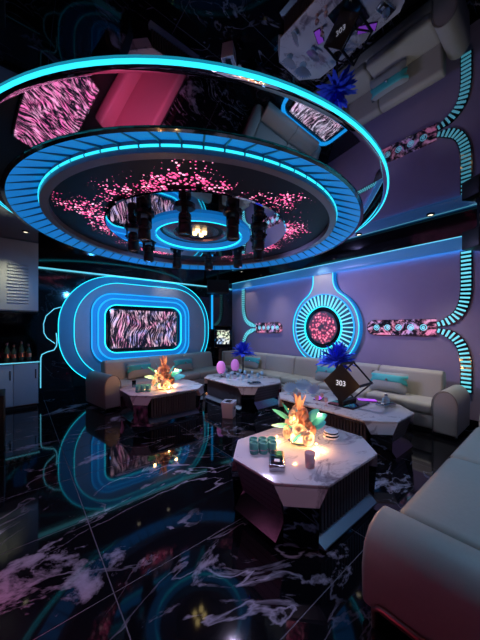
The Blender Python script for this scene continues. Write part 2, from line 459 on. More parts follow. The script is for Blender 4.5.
# ================================================================== THE ROOM
# floor: dark grout slab with large marble tiles laid on it
floor = MB().box(XL, XR, YB, YT, -0.06, -0.0015).build('floor', 'grout'); tag(floor, 'black polished marble floor with pale veins', kind='structure')
TX, TY, X0, Y0 = 1.5, 0.755, 0.42, 2.39
tile0 = None
for i in range(-2, 5):
    for j in range(-6, 8):
        xa, xb = X0 + i * TX, X0 + (i + 1) * TX; ya, yb = Y0 + j * TY, Y0 + (j + 1) * TY
        xa, xb, ya, yb = max(xa, XL), min(xb, XR), max(ya, YB), min(yb, YT)
        if xb - xa < 0.02 or yb - ya < 0.02: continue
        g = 0.0032
        MB().box(xa + g, xb - g, ya + g, yb - g, -0.0014, 0.0).build('tile', 'floor_marble', floor)

ceil = MB().box(XL, XR, YB, YT, H, H + 0.08).build('ceiling', 'ceiling_mirror'); tag(ceil, 'black mirror ceiling', kind='structure')
wr = MB().box(XR, XR + 0.1, YB, YT, 0, H).build('wall_right', 'wall_plaster'); tag(wr, 'violet grey plaster wall behind the long sofa', kind='structure')
wf = MB().box(XL, XR, YT, YT + 0.1, 0, H).build('wall_far', 'dark_marble'); tag(wf, 'dark glossy marble wall behind the television', kind='structure')
wl = MB().box(XL - 0.1, XL, YB, YT, 0, H).build('wall_left', 'black_matt'); tag(wl, 'dark wall', kind='structure')
wb = MB().box(XL, XR, YB - 0.1, YB, 0, H).build('wall_back', 'dark_marble'); tag(wb, 'dark wall', kind='structure')

# blue lit cornice along the right wall, with a slot below the ceiling
LIPB, LIPT = 2.73, 2.90
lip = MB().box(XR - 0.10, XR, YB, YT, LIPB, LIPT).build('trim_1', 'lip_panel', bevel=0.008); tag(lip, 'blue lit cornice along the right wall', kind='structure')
MB().box(XR - 0.108, XR - 0.094, YB, YT, LIPT - 0.002, LIPT + 0.010).build('light_line', 'led_pale', lip)
MB().box(XR - 0.02, XR, YB, YT, LIPT + 0.011, H).build('slot_back', 'black_gloss', lip)
lip2 = MB().box(-0.9, XR - 0.12, YT - 0.145, YT, 2.725, 2.735).build('trim_2', 'led_pale'); tag(lip2, 'cyan light line along the top of the television wall', kind='structure')
MB().box(-0.9, XR - 0.12, YT - 0.14, YT, 2.735, H).build('fascia', 'black_gloss', lip2)
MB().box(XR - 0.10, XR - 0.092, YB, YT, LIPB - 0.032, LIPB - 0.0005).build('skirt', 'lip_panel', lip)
MB().box(XR - 0.035, XR - 0.015, YB, YT, LIPB - 0.008, LIPB - 0.0005).build('wash_light', 'led_wash', lip)
bb = MB().box(XR - 0.012, XR, YB, YT, 0, 0.1).build('baseboard_right', 'black_gloss'); tag(bb, 'black baseboard', kind='structure')

# ================================================================== ROUND CEILING FEATURE
KS = 1.0914
R1, Z1, R2, Z2 = 2.576, 3.097, 2.314, 2.897
disc = thing('ceiling_feature', 'huge round stepped ceiling disc with cyan light rings and mirrored sloping edge', 'ceiling light', (DC.x, DC.y, H))
NS = 128
cc = (DC.x, DC.y, 0)
MB().lathe([(R1 - 0.014, H - 0.001), (R1 + 0.004, H - 0.001), (R1 + 0.005, Z1 + 0.004), (R1 - 0.014, Z1 + 0.004)], NS, cc).build('outer_light_ring', 'led_ring', disc, True)
MB().lathe([(R1 - 0.0135, Z1 + 0.005), (R1 - 0.045, Z1 - 0.002), (R1 - 0.055, Z1 - 0.012), (R2, Z2 + 0.015)], NS, cc).build('mirror_slope', 'bright_mirror', disc, True)
MB().lathe([(R2, Z2 + 0.016), (R2 + 0.006, Z2 + 0.012), (R2 + 0.006, Z2 - 0.004), (R2 - 0.03, Z2 - 0.004), (R2 - 0.03, Z2 + 0.02)], NS, cc).build('edge_rim', 'black_gloss', disc)
RB0, RB1 = R2 - 0.03, R2 - 0.31
ZB0, ZB1 = Z2 + 0.0, Z2 + 0.135
MB().lathe([(RB0, ZB0), (RB1, ZB1)], NS, cc).build('ribbed_band', 'painted_blue_glow', disc, True)  # LED light spreading over the band is painted as its own glow
# inner ring: outward face with a light line, then flat grey rim, then recess
RI = R2 - 0.395
MB().lathe([(RB1, ZB1 + 0.03), (RB1, Z2 + 0.03), (RI, Z2 + 0.03), (RI, Z2 + 0.105)], NS, cc).build('inner_rim', 'rim_grey', disc)
NR = 72
a_step = 2 * PI / NR
for i in range(NR):
    # lit segments of the light line between the ribs
    a0 = i * a_step + 0.004; a1 = (i + 1) * a_step - 0.004
    MB().lathe([(RB1 + 0.004, Z2 + 0.097), (RB1 + 0.012, Z2 + 0.093), (RB1 + 0.012, Z2 + 0.077), (RB1 + 0.004, Z2 + 0.073)], 3, cc, False, a0, a1).build('light_segment', 'led_ring', disc)
rib0 = None
for i in range(NR):
    a = i * a_step
    ca, sa = math.cos(a), math.sin(a)
    if rib0 is None:
        mb = MB(); w_ = 0.007
        P = [(RB0, ZB0 - 0.002), (RB1 + 0.003, ZB1 - 0.025), (RB1 + 0.003, ZB1), (RB0, ZB0 + 0.01)]
        mb.loft([[(r, -w_, z) for r, z in P], [(r, w_, z) for r, z in P]])
        rib0 = mb.build('rib', 'rib_metal', disc, world=False); rib0.matrix_local = Matrix.Translation((0, 0, -H))
    else:
        share(rib0, 'rib', disc, Matrix.Rotation(a, 4, 'Z') @ Matrix.Translation((0, 0, -H)))
pan = MB().lathe([(RI + 0.01, Z2 + 0.1), (0.3, Z2 + 0.1)], 96, cc).build('star_panel', 'star_panel', disc)
# lamp ring in the middle
MB().lathe([(1.33, Z2 + 0.10), (1.33, Z2 + 0.07), (1.31, Z2 + 0.06), (0.80, Z2 + 0.06), (0.78, Z2 + 0.07)], 96, cc).build('mirror_ring', 'bright_mirror', disc)
MB().lathe([(0.78, Z2 + 0.07), (0.78, Z2 + 0.01), (0.66, Z2 + 0.01), (0.58, Z2 + 0.12)], 72, cc).build('blue_ring', 'painted_blue_glow', disc)
MB().lathe([(0.665, Z2 + 0.006), (0.665, Z2 + 0.02), (0.645, Z2 + 0.03), (0.645, Z2 + 0.006)], 72, cc).build('light_line', 'led_cyan', disc)
MB().lathe([(0.60, Z2 + 0.11), (0.40, Z2 + 0.07), (0.36, Z2 + 0.10), (0.02, Z2 + 0.11)], 64, cc).build('centre_plate', 'purple_plate', disc)
mbg = MB()
for dx, dy in ((-0.05, -0.04), (0.05, -0.03), (-0.03, 0.06), (0.06, 0.06)):
    MB().lathe([(0.0, Z2 + 0.06), (0.032, Z2 + 0.062), (0.036, Z2 + 0.108), (0.0, Z2 + 0.109)], 10, (DC.x + dx * 1.3, DC.y + dy * 1.3, 0)).build('gold_bulb', 'lens_gold', disc, True)

# stage lamps on the ring
head0 = None
for i in range(NHEAD):
    x, y = headpos(i)
    lab = 'black cylindrical stage lamp hanging from the mirrored ring of the round ceiling disc'
    if head0 is None:
        h = thing('stage_lamp', lab, 'spotlight', (x, y, Z2 + 0.06), 0, 'stage lamps around the ceiling ring')
        MB().lathe([(0, 0), (0.125, 0), (0.125, -0.022), (0.10, -0.034), (0, -0.034)], 20).build('base_plate', 'black_metal', h, world=False)
        for sx in (-1, 1): MB().box(sx * 0.088 - 0.009, sx * 0.088 + 0.009, -0.03, 0.03, -0.17, -0.03).build('yoke_arm', 'black_metal', h, world=False, bevel=0.004)
        MB().lathe([(0, -0.07), (0.05, -0.07), (0.075, -0.10), (0.077, -0.15), (0.069, -0.155), (0.069, -0.165), (0.077, -0.17), (0.077, -0.20), (0.069, -0.205), (0.069, -0.215), (0.077, -0.22), (0.082, -0.33), (0.07, -0.345), (0.066, -0.33)], 20).build('housing', 'black_matt', h, True, world=False)
        MB().lathe([(0.067, -0.332), (0.04, -0.328), (0.0, -0.326)], 18).build('lens', 'lens_dark', h, True, world=False)
        for k in range(2):
            MB().lathe([(0, 0.012), (0.014, 0.01), (0.016, -0.01), (0, -0.012)], 8, (0.09 * (1 if k else -1) * 1.12, 0, -0.13)).build('knob', 'black_metal', h, world=False)
        head0 = h
        h.rotation_euler = (0, 0, 0.35)
    else:
        dup(head0, (x, y, Z2 + 0.06), 2 * PI * i / NHEAD + 0.35, lab)

# small recessed downlights
dl_near = ['above the end of the long sofa by the rolled arm', 'above the long sofa beside the teal banded cushion', 'above the neck of the keyhole ornament',
           'above the long sofa between keyhole ornament and corner', 'in the corner above the song kiosk', 'above the television frame',
           'above the sofa below the television', 'above the louvred wall cabinet', 'above the sofa end with the bronze rail', 'added out of view to light the front table with the tin box', 'beside the black wall speaker over the near sofa']
for (x, y, c, p, ax, ay, az, an), t in zip(DOWN, dl_near):
    d_ = thing('downlight', 'small round recessed downlight ' + t, 'downlight', (x, y, H), 0, 'recessed ceiling downlights')
    MB().lathe([(0.05, 0), (0.05, -0.012), (0.036, -0.014), (0.034, 0)], 18).build('bezel', 'black_metal', d_, world=False)
    MB().lathe([(0.034, -0.004), (0.0, -0.004)], 14).build('lens', 'lamp_white', d_, world=False)

# ================================================================== RIGHT WALL ORNAMENTS
KY, KZ = 3.48, 1.51


def keyhole(rad, neck, ztop, fil, n=120):
    """closed outline in (y, z): circle with a neck rising to ztop, filleted"""
    P = []
    # fillet circle centre at (neck+fil, zc) tangent to neck line and to circle
    zc = math.sqrt((rad + fil) ** 2 - (neck + fil) ** 2)
    tang = Vector((neck + fil, zc)).normalized() * rad
    a_t = math.atan2(tang.y, tang.x)
    P.append((neck, ztop))
    for i in range(13):
        a = PI + (math.atan2(-zc, -(neck + fil)) % (2 * PI) - PI) * i / 12
        P.append((neck + fil + fil * math.cos(a), KZ + zc + fil * math.sin(a)))
    m = 80
    for i in range(1, m):
        a = a_t - (a_t + PI + a_t - PI + (PI - 2 * a_t) * 0) * 0
        a = a_t - (2 * PI - (PI - 2 * a_t)) * i / m
        P.append((rad * math.cos(a), KZ + rad * math.sin(a)))
    for i in reversed(range(13)):
        a = PI + (math.atan2(-zc, -(neck + fil)) % (2 * PI) - PI) * i / 12
        P.append((-(neck + fil + fil * math.cos(a)), KZ + zc + fil * math.sin(a)))
    P.append((-neck, ztop))
    return [(KY + y, z) for y, z in P]


def wall_ring(outer, inner, x0, x1):
    """ring solid between two outlines (same count) in the (y, z) plane from x0 (wall) to x1 (room side)"""
    mb = MB()
    lo = lambda P, x: [(x, y, z) for y, z in P]
    mb.loft([lo(inner, x0), lo(outer, x0), lo(outer, x1), lo(inner, x1), lo(inner, x0)], False)
    return mb


key = thing('keyhole_ornament', 'keyhole-shaped wall ornament with radiating lit fins around a round pink flower screen', 'wall decor', (XR, KY, KZ))
ko = keyhole(0.83, 0.25, LIPB - 0.035, 0.42)
MB().loft([[(XR - 0.002, y, z) for y, z in ko], [(XR - 0.095, y, z) for y, z in ko]]).build('backplate', 'grey_plaster', key)
ki = keyhole(0.86, 0.275, LIPB - 0.035, 0.42)
wall_ring(ki, ko, XR - 0.002, XR - 0.105).build('side_glow', 'painted_blue_glow', key)  # blue halo light on the rim is painted as glow
MB().tube([(XR - 0.105, y, z) for y, z in ko], 0.008, 6).build('light_line', 'led_cyan', key)


def circ(r, n=64): return [(KY + r * math.cos(2 * PI * i / n), KZ + r * math.sin(2 * PI * i / n)) for i in range(n)]


FX = XR - 0.095
wall_ring(circ(0.73), circ(0.48), FX, FX - 0.015).build('fin_bed', 'fin_bed', key)
NF = 44
for i in range(NF):
    a = 2 * PI * i / NF
    dr = Vector((0, math.cos(a), math.sin(a))); dt = Vector((0, -math.sin(a), math.cos(a))); dx = Vector((-1, 0, 0))
    c0 = Vector((FX - 0.03, KY, KZ))
    f_ = MB().obox(c0 + dr * 0.605, dr * 0.12, dt * 0.013, dx * 0.02).build('fin', 'led_fin', key)
wall_ring(circ(0.744), circ(0.73), FX, FX - 0.04).build('outer_ring', 'led_blue', key)
wall_ring(circ(0.472), circ(0.458), FX, FX - 0.05).build('inner_ring', 'led_cyan', key)
MB().loft([[(FX, y, z) for y, z in circ(0.458)], [(FX - 0.012, y, z) for y, z in circ(0.458)]]).build('dark_disc', 'black_gloss', key)
fl = MB().loft([[(0, y - KY, z - KZ) for y, z in circ(0.36)], [(-0.02, y - KY, z - KZ) for y, z in circ(0.36)]]).build('flower_screen', 'flower_picture', key, world=False)
fl.location = (FX - XR - 0.012, 0, 0)


def band(name, label, ya, yb, ztip, n_icons, sgn):
    """pink lit band on the right wall from ya (rounded end) to yb"""
    b = thing(name, label, 'wall screen', (XR, (ya + yb) / 2, KZ), 0, 'pink lit bands beside the keyhole ornament')
    hh = 0.14
    P = []
    s_ = 1 if yb > ya else -1
    for i in range(13):
        a = PI / 2 + PI * i / 12
        P.append((ya + s_ * (hh + hh * math.cos(a)), KZ - 0.0 + hh * math.sin(a)))
    P += [(yb, KZ - hh), (yb, KZ + hh)]
    mb = MB().loft([[(XR, y, z) for y, z in P], [(XR - 0.03, y, z) for y, z in P]]); mb.build('screen', 'band_picture', b)
    MB().tube([(XR - 0.03, y, z) for y, z in P], 0.006, 5, True).build('edge', 'black_gloss', b)
    for k in range(n_icons):
        yc = ya + (yb - ya) * (0.16 + 0.68 * k / (n_icons - 1))
        ic = MB().tube([(XR - 0.034, yc + 0.047 * math.cos(2 * PI * i / 20), KZ + 0.047 * math.sin(2 * PI * i / 20)) for i in range(20)], 0.007, 5, True).build('icon', 'led_pale', b)
        q = [(0.03 * (1 - t / 14) * math.cos(t * 0.9 + k), 0.03 * (1 - t / 14) * math.sin(t * 0.9 + k)) for t in range(12)]
        MB().tube([(XR - 0.034, yc + y, KZ + z) for y, z in q], 0.007, 4).build('swirl', 'led_pale', ic)
    return b


band('wall_screen', 'long pink patterned wall band with round icons beside the teal banded cushion end', 2.52, 1.38, 0, 5, 1)
band('wall_screen', 'pink patterned wall band with round icons between keyhole ornament and dark corner', 4.75, 5.75, 0, 5, -1)


def zipper(label, yband, yv, zt, zb):
    t = thing('light_strip', label, 'light strip', (XR, yv, KZ), 0, 'zipper light strips on the right wall')
    for up in (1, -1):
        s_ = 1 if yv > yband else -1
        zend = zt if up == 1 else zb
        P = []
        # S-curve from the band to the vertical run
        y0, z0 = yband, KZ + up * 0.045
        k = abs(yv - yband)
        for i in range(17):
            u = i / 16
            # bezier
            p0 = Vector((y0, z0)); p1 = Vector((y0 + s_ * k * 0.55, z0 + up * 0.06)); p2 = Vector((yv, z0 + up * 0.12)); p3 = Vector((yv, z0 + up * 0.62))
            p = p0 * (1 - u) ** 3 + p1 * 3 * u * (1 - u) ** 2 + p2 * 3 * u * u * (1 - u) + p3 * u ** 3
            P.append((p.x, p.y))
        P.append((yv, zend))
        L = 0
        for a, b in zip(P, P[1:]): L += math.hypot(b[0] - a[0], b[1] - a[1])
        n = int(L / 0.062)
        Q = resample(P, n * 2 + 1, False)
        hw = 0.075
        la, lb = [], []
        for i, q in enumerate(Q):
            a = Q[max(0, i - 1)]; b = Q[min(len(Q) - 1, i + 1)]
            d = Vector((b[0] - a[0], b[1] - a[1])).normalized(); nn = Vector((-d.y, d.x))
            w_ = hw * min(1, 0.45 + i / 10)
            la.append((q[0] + nn.x * w_, q[1] + nn.y * w_)); lb.append((q[0] - nn.x * w_, q[1] - nn.y * w_))
            if i % 2 == 1:
                c = Vector((XR - 0.028, q[0], q[1]))
                MB().obox(c, Vector((0, nn.x, nn.y)) * w_ * 0.8, Vector((0, d.x, d.y)) * 0.0135, Vector((0.011, 0, 0))).build('rung', 'led_rung', t)
        mb = MB()
        loops = [[(XR - 0.002, a[0], a[1]), (XR - 0.018, a[0], a[1]), (XR - 0.018, b[0], b[1]), (XR - 0.002, b[0], b[1])] for a, b in zip(la, lb)]
        mb.loft(loops); mb.build('backing', 'black_gloss', t)
    return t


zipper('forked zipper light strip on the wall next to the rolled sofa arm', 1.38, 1.0, LIPB - 0.035, 0.5)
zipper('forked zipper light strip on the wall next to the song kiosk corner', 5.75, 6.32, LIPB - 0.035, 0.9)

# ================================================================== TELEVISION WALL
def wall_y(P, y): return [(x, y, z) for x, z in P]


tvf = thing('television_surround', 'layered rounded wall surround with glowing blue frame around the television', 'wall decor', (2.5, YT, 0.3))
TCX, TCZ = 2.53, 1.50
# outermost blue panel
oo = rrect(2.53, 1.45, 1.87, 1.27, 1.15, 14)
MB().loft([wall_y(oo, YT), wall_y(oo, YT - 0.05)]).build('outer_panel', 'blue_plaster', tvf)
MB().tube(wall_y(oo, YT - 0.055), 0.008, 6, True).build('outer_light_line', 'led_cyan', tvf)
o2 = rrect(2.60, 1.45, 1.66, 1.12, 0.98, 14)
MB().loft([wall_y(o2, YT - 0.05), wall_y(o2, YT - 0.09)]).build('inner_panel', 'grey_plaster', tvf)
MB().tube(wall_y(o2, YT - 0.092), 0.008, 6, True).build('inner_light_line', 'led_cyan', tvf)
# three stepped frame rings, the strips' blue light painted into the body
fr = lambda e: rrect(TCX - 0.05, TCZ - 0.02, 1.21 - e, 0.82 - e, 0.46 - e * 0.75, 12)


def ring_y(A, B, y0, y1):
    return MB().loft([wall_y(B, y0), wall_y(A, y0), wall_y(A, y1), wall_y(B, y1), wall_y(B, y0)], False)


ring_y(fr(0), fr(0.12), YT - 0.09, YT - 0.15).build('frame_step', 'painted_blue_glow', tvf)
ring_y(fr(0.12), fr(0.26), YT - 0.09, YT - 0.19).build('frame_step', 'painted_blue_glow', tvf)
ring_y(fr(-0.012), fr(0.012), YT - 0.15, YT - 0.165).build('frame_light', 'led_blue', tvf)
ring_y(fr(0.105), fr(0.135), YT - 0.19, YT - 0.205).build('frame_light', 'led_blue', tvf)
ring_y(fr(0.248), fr(0.272), YT - 0.19, YT - 0.205).build('frame_light', 'led_cyan', tvf)
MB().loft([wall_y(fr(0.262), YT - 0.09), wall_y(fr(0.262), YT - 0.10)]).build('black_back', 'black_gloss', tvf)

tv = thing('television', 'wide flat television showing pink and white streaks inside the blue frame', 'television', (TCX, YT - 0.10, TCZ))
tx0, tx1, tz0, tz1 = 1.63, 3.33, 1.0, 1.955
MB().box(tx0, tx1, YT - 0.16, YT - 0.105, tz0, tz1).build('case', 'black_gloss', tv, bevel=0.008)
sc = MB().box(-(tx1 - tx0) / 2 + 0.025, (tx1 - tx0) / 2 - 0.025, -0.004, 0.004, -(tz1 - tz0) / 2 + 0.025, (tz1 - tz0) / 2 - 0.025).build('screen', 'tv_picture', tv, world=False)
sc.location = ((tx0 + tx1) / 2 - TCX, -0.064, (tz0 + tz1) / 2 - TCZ)

# bare light line sweeping from the panel down to the floor beside the cabinet
def at_far(px, py, off=0.03):
    t = (px - 240) / FPX; d = (YT - off) / (FW[1] + t * RT[1])
    return (d * (FW[0] + t * RT[0]), YT - off, HC - (py - HZ) / FPX * d)


sw = thing('light_line', 'thin pale blue light line curving down the dark marble wall beside the bar cabinet', 'light strip', at_far(41, 387))
pts = [at_far(*p) for p in [(56.3, 333), (57, 340), (56.5, 346), (54, 350), (47, 352), (42, 354.5), (40.8, 358), (40.6, 370), (40.6, 388)]]
MB().tube(pts, 0.011, 6).build('tube', 'led_pale', sw)
sw2 = thing('light_line', 'short crooked light line on the dark marble wall above the bar counter', 'light strip', at_far(50, 340))
pts = [at_far(*p) for p in [(61, 307), (54, 309), (46, 316), (43.5, 324), (44, 333), (47, 338), (55, 343.5)]]
MB().tube(pts, 0.009, 6).build('tube', 'led_pale', sw2)

# bar cabinets against the far wall, left
CXR, CYF = 0.30, 6.42
lc = thing('bar_cabinet', 'low grey blue bar cabinet with plain doors and a dark counter', 'cabinet', (-0.3, 6.6, 0))
MB().box(-0.9, CXR, CYF + 0.02, YT - 0.002, 0.06, 0.84).build('body', 'cabinet_blue', lc)
MB().box(-0.88, CXR - 0.02, CYF + 0.05, YT - 0.01, 0.0, 0.06).build('plinth', 'black_matt', lc)
for a, b in ((-0.9, -0.49), (-0.485, -0.07), (-0.065, CXR)):
    dd = MB().box(a + 0.004, b - 0.004, CYF, CYF + 0.02, 0.075, 0.83).build('door', 'cabinet_blue', lc, bevel=0.004)
    MB().box(b - 0.05, b - 0.03, CYF - 0.012, CYF, 0.55, 0.72).build('handle', 'steel', dd)
MB().box(-0.92, CXR + 0.02, CYF - 0.02, YT - 0.002, 0.84, 0.875).build('counter', 'dark_marble', lc, bevel=0.004)
MB().box(-0.92, CXR + 0.02, CYF - 0.024, CYF - 0.018, 0.848, 0.866).build('counter_edge', 'led_pale', lc)
uc = thing('wall_cabinet', 'tall grey blue wall cabinet with a louvred door hung over the bar counter', 'cabinet', (-0.3, 6.6, 1.8))
MB().box(-0.9, CXR, CYF + 0.02, YT - 0.125, 1.82, H - 0.002).build('body', 'cabinet_blue', uc)
for a, b in ((-0.9, -0.35), (-0.345, CXR)):
    dd = MB().box(a + 0.004, b - 0.004, CYF, CYF + 0.02, 1.83, H - 0.02).build('door', 'cabinet_blue', uc, bevel=0.004)
    if b > 0:
        for k in range(13):
            z = 1.96 + k * 0.058
            MB().obox((0.0, CYF - 0.004, z), (0.15, 0, 0), (0, 0.010, -0.008), (0, 0.003, 0.004)).build('louvre', 'cabinet_blue', dd)
MB().box(-0.9, CXR, YT - 0.02, YT - 0.001, 0.88, 1.81).build('mirror_panel', 'dark_mirror', wf)
btl = None
for k, (x, hgt) in enumerate([(-0.16, 0.34), (-0.06, 0.30), (0.05, 0.36), (0.16, 0.31)]):
    bt = thing('bottle', 'dark glass bottle standing on the bar counter under the louvred cabinet', 'bottle', (x, 6.66, 0.875), 0, 'bottles on the bar counter')
    s_ = hgt / 0.34
    MB().lathe([(0, 0), (0.038, 0), (0.04, 0.02), (0.04, 0.19 * s_), (0.03, 0.23 * s_), (0.014, 0.26 * s_), (0.014, 0.32 * s_)], 14).build('body', 'bottle_dark', bt, True, world=False)
    MB().lathe([(0.016, 0.30 * s_), (0.016, 0.34 * s_), (0, 0.34 * s_)], 10).build('cap', 'bronze', bt, world=False)
    MB().lathe([(0.0405, 0.07 * s_), (0.0405, 0.15 * s_)], 14).build('paper_label', 'bronze', bt, world=False)

# subwoofer that only peeks in at the left edge
sb = thing('subwoofer', 'black floor speaker box standing on the marble floor before the bar', 'speaker', (-0.42, 4.6, 0))
MB().box(-0.72, -0.13, 4.35, 4.85, 0.02, 0.68).build('body', 'black_matt', sb, bevel=0.01)
MB().lathe([(0.2, 0), (0.19, 0.02), (0.05, 0.05), (0, 0.04)], 20).build('cone', 'black_gloss', sb, world=False).matrix_local = Matrix.Translation((0, -0.252, 0.35)) @ Matrix.Rotation(PI / 2, 4, 'X')
for sx in (-0.66, -0.2):
    for sy in (4.4, 4.8): MB().lathe([(0, 0), (0.025, 0), (0.025, 0.02), (0, 0.02)], 8, (sx, sy, 0)).build('foot', 'black_metal', sb)

# corner: hanging speaker, glowing tube, song kiosk
def speaker(label, c, w_, h_, d_, rz, cones=2):
    s = thing('wall_speaker', label, 'speaker', (c[0], c[1], c[2] - h_ / 2), rz)
    MB().box(-w_ / 2, w_ / 2, -d_ / 2, d_ / 2, 0, h_).build('body', 'black_matt', s, world=False, bevel=0.012)
    MB().box(-w_ / 2 + 0.02, w_ / 2 - 0.02, -d_ / 2 - 0.008, -d_ / 2, 0.02, h_ - 0.02).build('grille', 'black_metal', s, world=False)
    br = MB().box(-0.03, 0.03, -0.03, 0.03, h_, h_ + 0.06).box(-0.02, 0.02, -0.02, 0.02, h_ + 0.05, H - (c[2] - h_ / 2)).build('bracket', 'black_metal', s, world=False)
    return s


speaker('black box speaker hanging in the corner above the song kiosk', (4.45, 6.42, 2.68), 0.62, 0.36, 0.36, -0.55)
speaker('black box speaker hanging from the ceiling above the end of the near sofa', (5.05, 0.80, 2.76), 0.26, 0.26, 0.3, 1.0)
gt = thing('light_tube', 'vertical blue glowing tube on the wall between television surround and corner', 'light strip', (4.55, YT - 0.03, 1.5))
MB().tube([(4.55, YT - 0.035, 1.45), (4.55, YT - 0.035, 2.5)], 0.028, 10).build('tube', 'led_blue', gt)
for z in (1.43, 2.5): MB().box(4.52, 4.58, YT - 0.07, YT, z, z + 0.04).build('cap', 'black_metal', gt)
kk = thing('song_kiosk', 'dark touch screen kiosk with a lit screen standing behind the corner sofa', 'kiosk', (4.83, 6.68, 0), -0.6)
MB().box(-0.2, 0.2, -0.14, 0.14, 0, 0.05).build('foot', 'black_metal', kk, world=False, bevel=0.01)
MB().box(-0.14, 0.14, -0.08, 0.08, 0.05, 0.95).build('column', 'black_matt', kk, world=False, bevel=0.01)
tilt = Matrix.Rotation(-0.25, 4, 'X')
kb = MB().box(-0.27, 0.27, -0.05, 0.05, -0.33, 0.33).build('screen_case', 'black_gloss', kk, world=False, bevel=0.015); kb.matrix_local = Matrix.Translation((0, -0.05, 1.22)) @ tilt
ks = MB().box(-0.19, 0.19, -0.004, 0.004, -0.22, 0.2).build('screen', 'kiosk_picture', kk, world=False); ks.matrix_local = Matrix.Translation((0, -0.05, 1.22)) @ tilt @ Matrix.Translation((0, -0.056, 0))
MB().box(-0.29, 0.29, -0.16, 0.09, 1.545, 1.575).build('top_shelf', 'black_gloss', kk, world=False, bevel=0.006)

# ================================================================== SOFAS
def sofa(label, loc, rz, L, D=0.86, arms=(True, True), seat_n=3, back=True, zseat=0.43, zback=0.84, mat='leather', armh=0.64):
    """faces local -y; local origin at the left front corner"""
    s = thing('sofa', label, 'sofa', loc, rz)
    aw = 0.29
    x0 = aw if arms[0] else 0.0; x1 = L - aw if arms[1] else L
    MB().box(0.05, L - 0.05, 0.06, D - 0.03, 0.0, 0.07).build('plinth', 'black_matt', s, world=False)
    MB().box(x0, x1, 0.02, D, 0.07, 0.27).build('base', mat, s, world=False, bevel=0.03)
    n = seat_n
    for k in range(n):
        a = x0 + (x1 - x0) * k / n; b = x0 + (x1 - x0) * (k + 1) / n
        MB().box(a + 0.002, b - 0.002, 0.0, D - 0.17, 0.26, zseat).build('seat_cushion', mat, s, world=False, bevel=0.055, seg=4)
        if back:
            P = [(D - 0.27, 0.40), (D - 0.20, zback - 0.04), (D - 0.13, zback), (D - 0.03, zback - 0.02), (D, zback - 0.08), (D, 0.26), (D - 0.25, 0.26)]
            MB().loft([[(a + 0.002, y, z) for y, z in P], [(b - 0.002, y, z) for y, z in P]]).build('backrest', mat, s, world=False, bevel=0.03, seg=3)
    for k in (0, 1):
        if not arms[k]: continue
        xa = 0 if k == 0 else L - aw
        P = [(xa + 0.01, 0.05)]
        m = 14
        for i in range(m + 1):
            a = PI - PI * i / m
            P.append((xa + aw / 2 + aw / 2 * math.cos(a), armh - 0.2 + 0.2 * math.sin(a)))
        P.append((xa + aw - 0.01, 0.05))
        ar = MB().loft([[(x, -0.02, z) for x, z in P], [(x, D, z) for x, z in P]]).build('arm', mat, s, world=False, bevel=0.025, seg=3)
        MB().tube([(x, -0.022, z) for x, z in P], 0.007, 6).build('piping', 'piping', ar, world=False)
    return s


# long sofa along the right wall, facing the room: its left front corner (seen from the front) is at the far end
sofa('long grey beige leather sofa with rolled arm along the keyhole wall', (4.48, 5.95, 0), -PI / 2, 5.03, 0.71, (False, True), 5)
# sofa below the television, slightly turned
TVS_A = math.radians(10.5)
sofa('grey leather sofa with rolled arm below the television', (1.18, 5.22, 0), TVS_A, 3.27, 0.86, (True, False), 3)
# corner piece joining both
cs = thing('corner_seat', 'leather corner seat joining the television sofa and the long sofa', 'sofa', (4.9, 6.3, 0))
P = [(4.52, 5.97), (5.30, 5.97), (5.30, 6.42), (4.58, 6.42)]
MB().prism(P, 0.07, 0.42).build('seat', 'leather', cs, bevel=0.04)
MB().prism([(4.58, 6.27), (5.30, 6.27), (5.30, 6.43), (4.58, 6.43)], 0.40, 0.83).build('backrest', 'leather', cs, bevel=0.05)
MB().prism([(5.13, 5.97), (5.30, 5.97), (5.30, 6.27), (5.13, 6.27)], 0.40, 0.83).build('backrest', 'leather', cs, bevel=0.04)
MB().prism([(4.6, 6.0), (5.26, 6.0), (5.26, 6.38), (4.6, 6.38)], 0.0, 0.07).build('plinth', 'black_matt', cs)

# near sofa, facing the television; only its seat and low end show
ns = thing('sofa', 'grey leather sofa end with a low padded side and bronze rail by the front table', 'sofa', (1.5, 0.2, 0))
MB().box(1.5, 4.25, -0.68, 0.56, 0.0, 0.06).build('plinth', 'black_matt', ns)
MB().box(1.70, 3.85, -0.72, 0.60, 0.06, 0.29).build('base', 'leather', ns, bevel=0.03)
for a, b in ((1.70, 2.78), (2.785, 3.85)):
    MB().box(a, b, -0.42, 0.64, 0.28, 0.45).build('seat_cushion', 'leather', ns, bevel=0.06, seg=4)
    P = [(-0.44, 0.40), (-0.51, 0.72), (-0.57, 0.77), (-0.68, 0.75), (-0.72, 0.70), (-0.72, 0.28), (-0.46, 0.28)]
    MB().loft([[(a, y, z) for y, z in P], [(b, y, z) for y, z in P]]).build('backrest', 'leather', ns, bevel=0.03)
P = []
PR = [(1.40, 0.05), (1.395, 0.25), (1.42, 0.36), (1.48, 0.43), (1.57, 0.462), (1.66, 0.462), (1.698, 0.44), (1.698, 0.05)]
MB().loft([[(x, y, z) for x, z in PR] for y in (-0.72, -0.4, 0.0, 0.4, 0.70)]).build('low_arm', 'leather', ns, bevel=0.03, seg=4)
rp = [(1.385, 0.62, 0.0), (1.385, 0.62, 0.085), (1.385, 0.60, 0.105), (1.385, 0.575, 0.11), (1.385, -0.55, 0.11)]
MB().tube(rp, 0.016, 10).build('rail', 'bronze', ns, True)
PA = [(3.86, 0.05)]
for i in range(13):
    a = PI - PI * i / 12
    PA.append((4.06 + 0.2 * math.cos(a), 0.44 + 0.17 * math.sin(a)))
PA.append((4.26, 0.05))
MB().loft([[(x, -0.72, z) for x, z in PA], [(x, 0.62, z) for x, z in PA]]).build('arm', 'leather', ns, bevel=0.02)

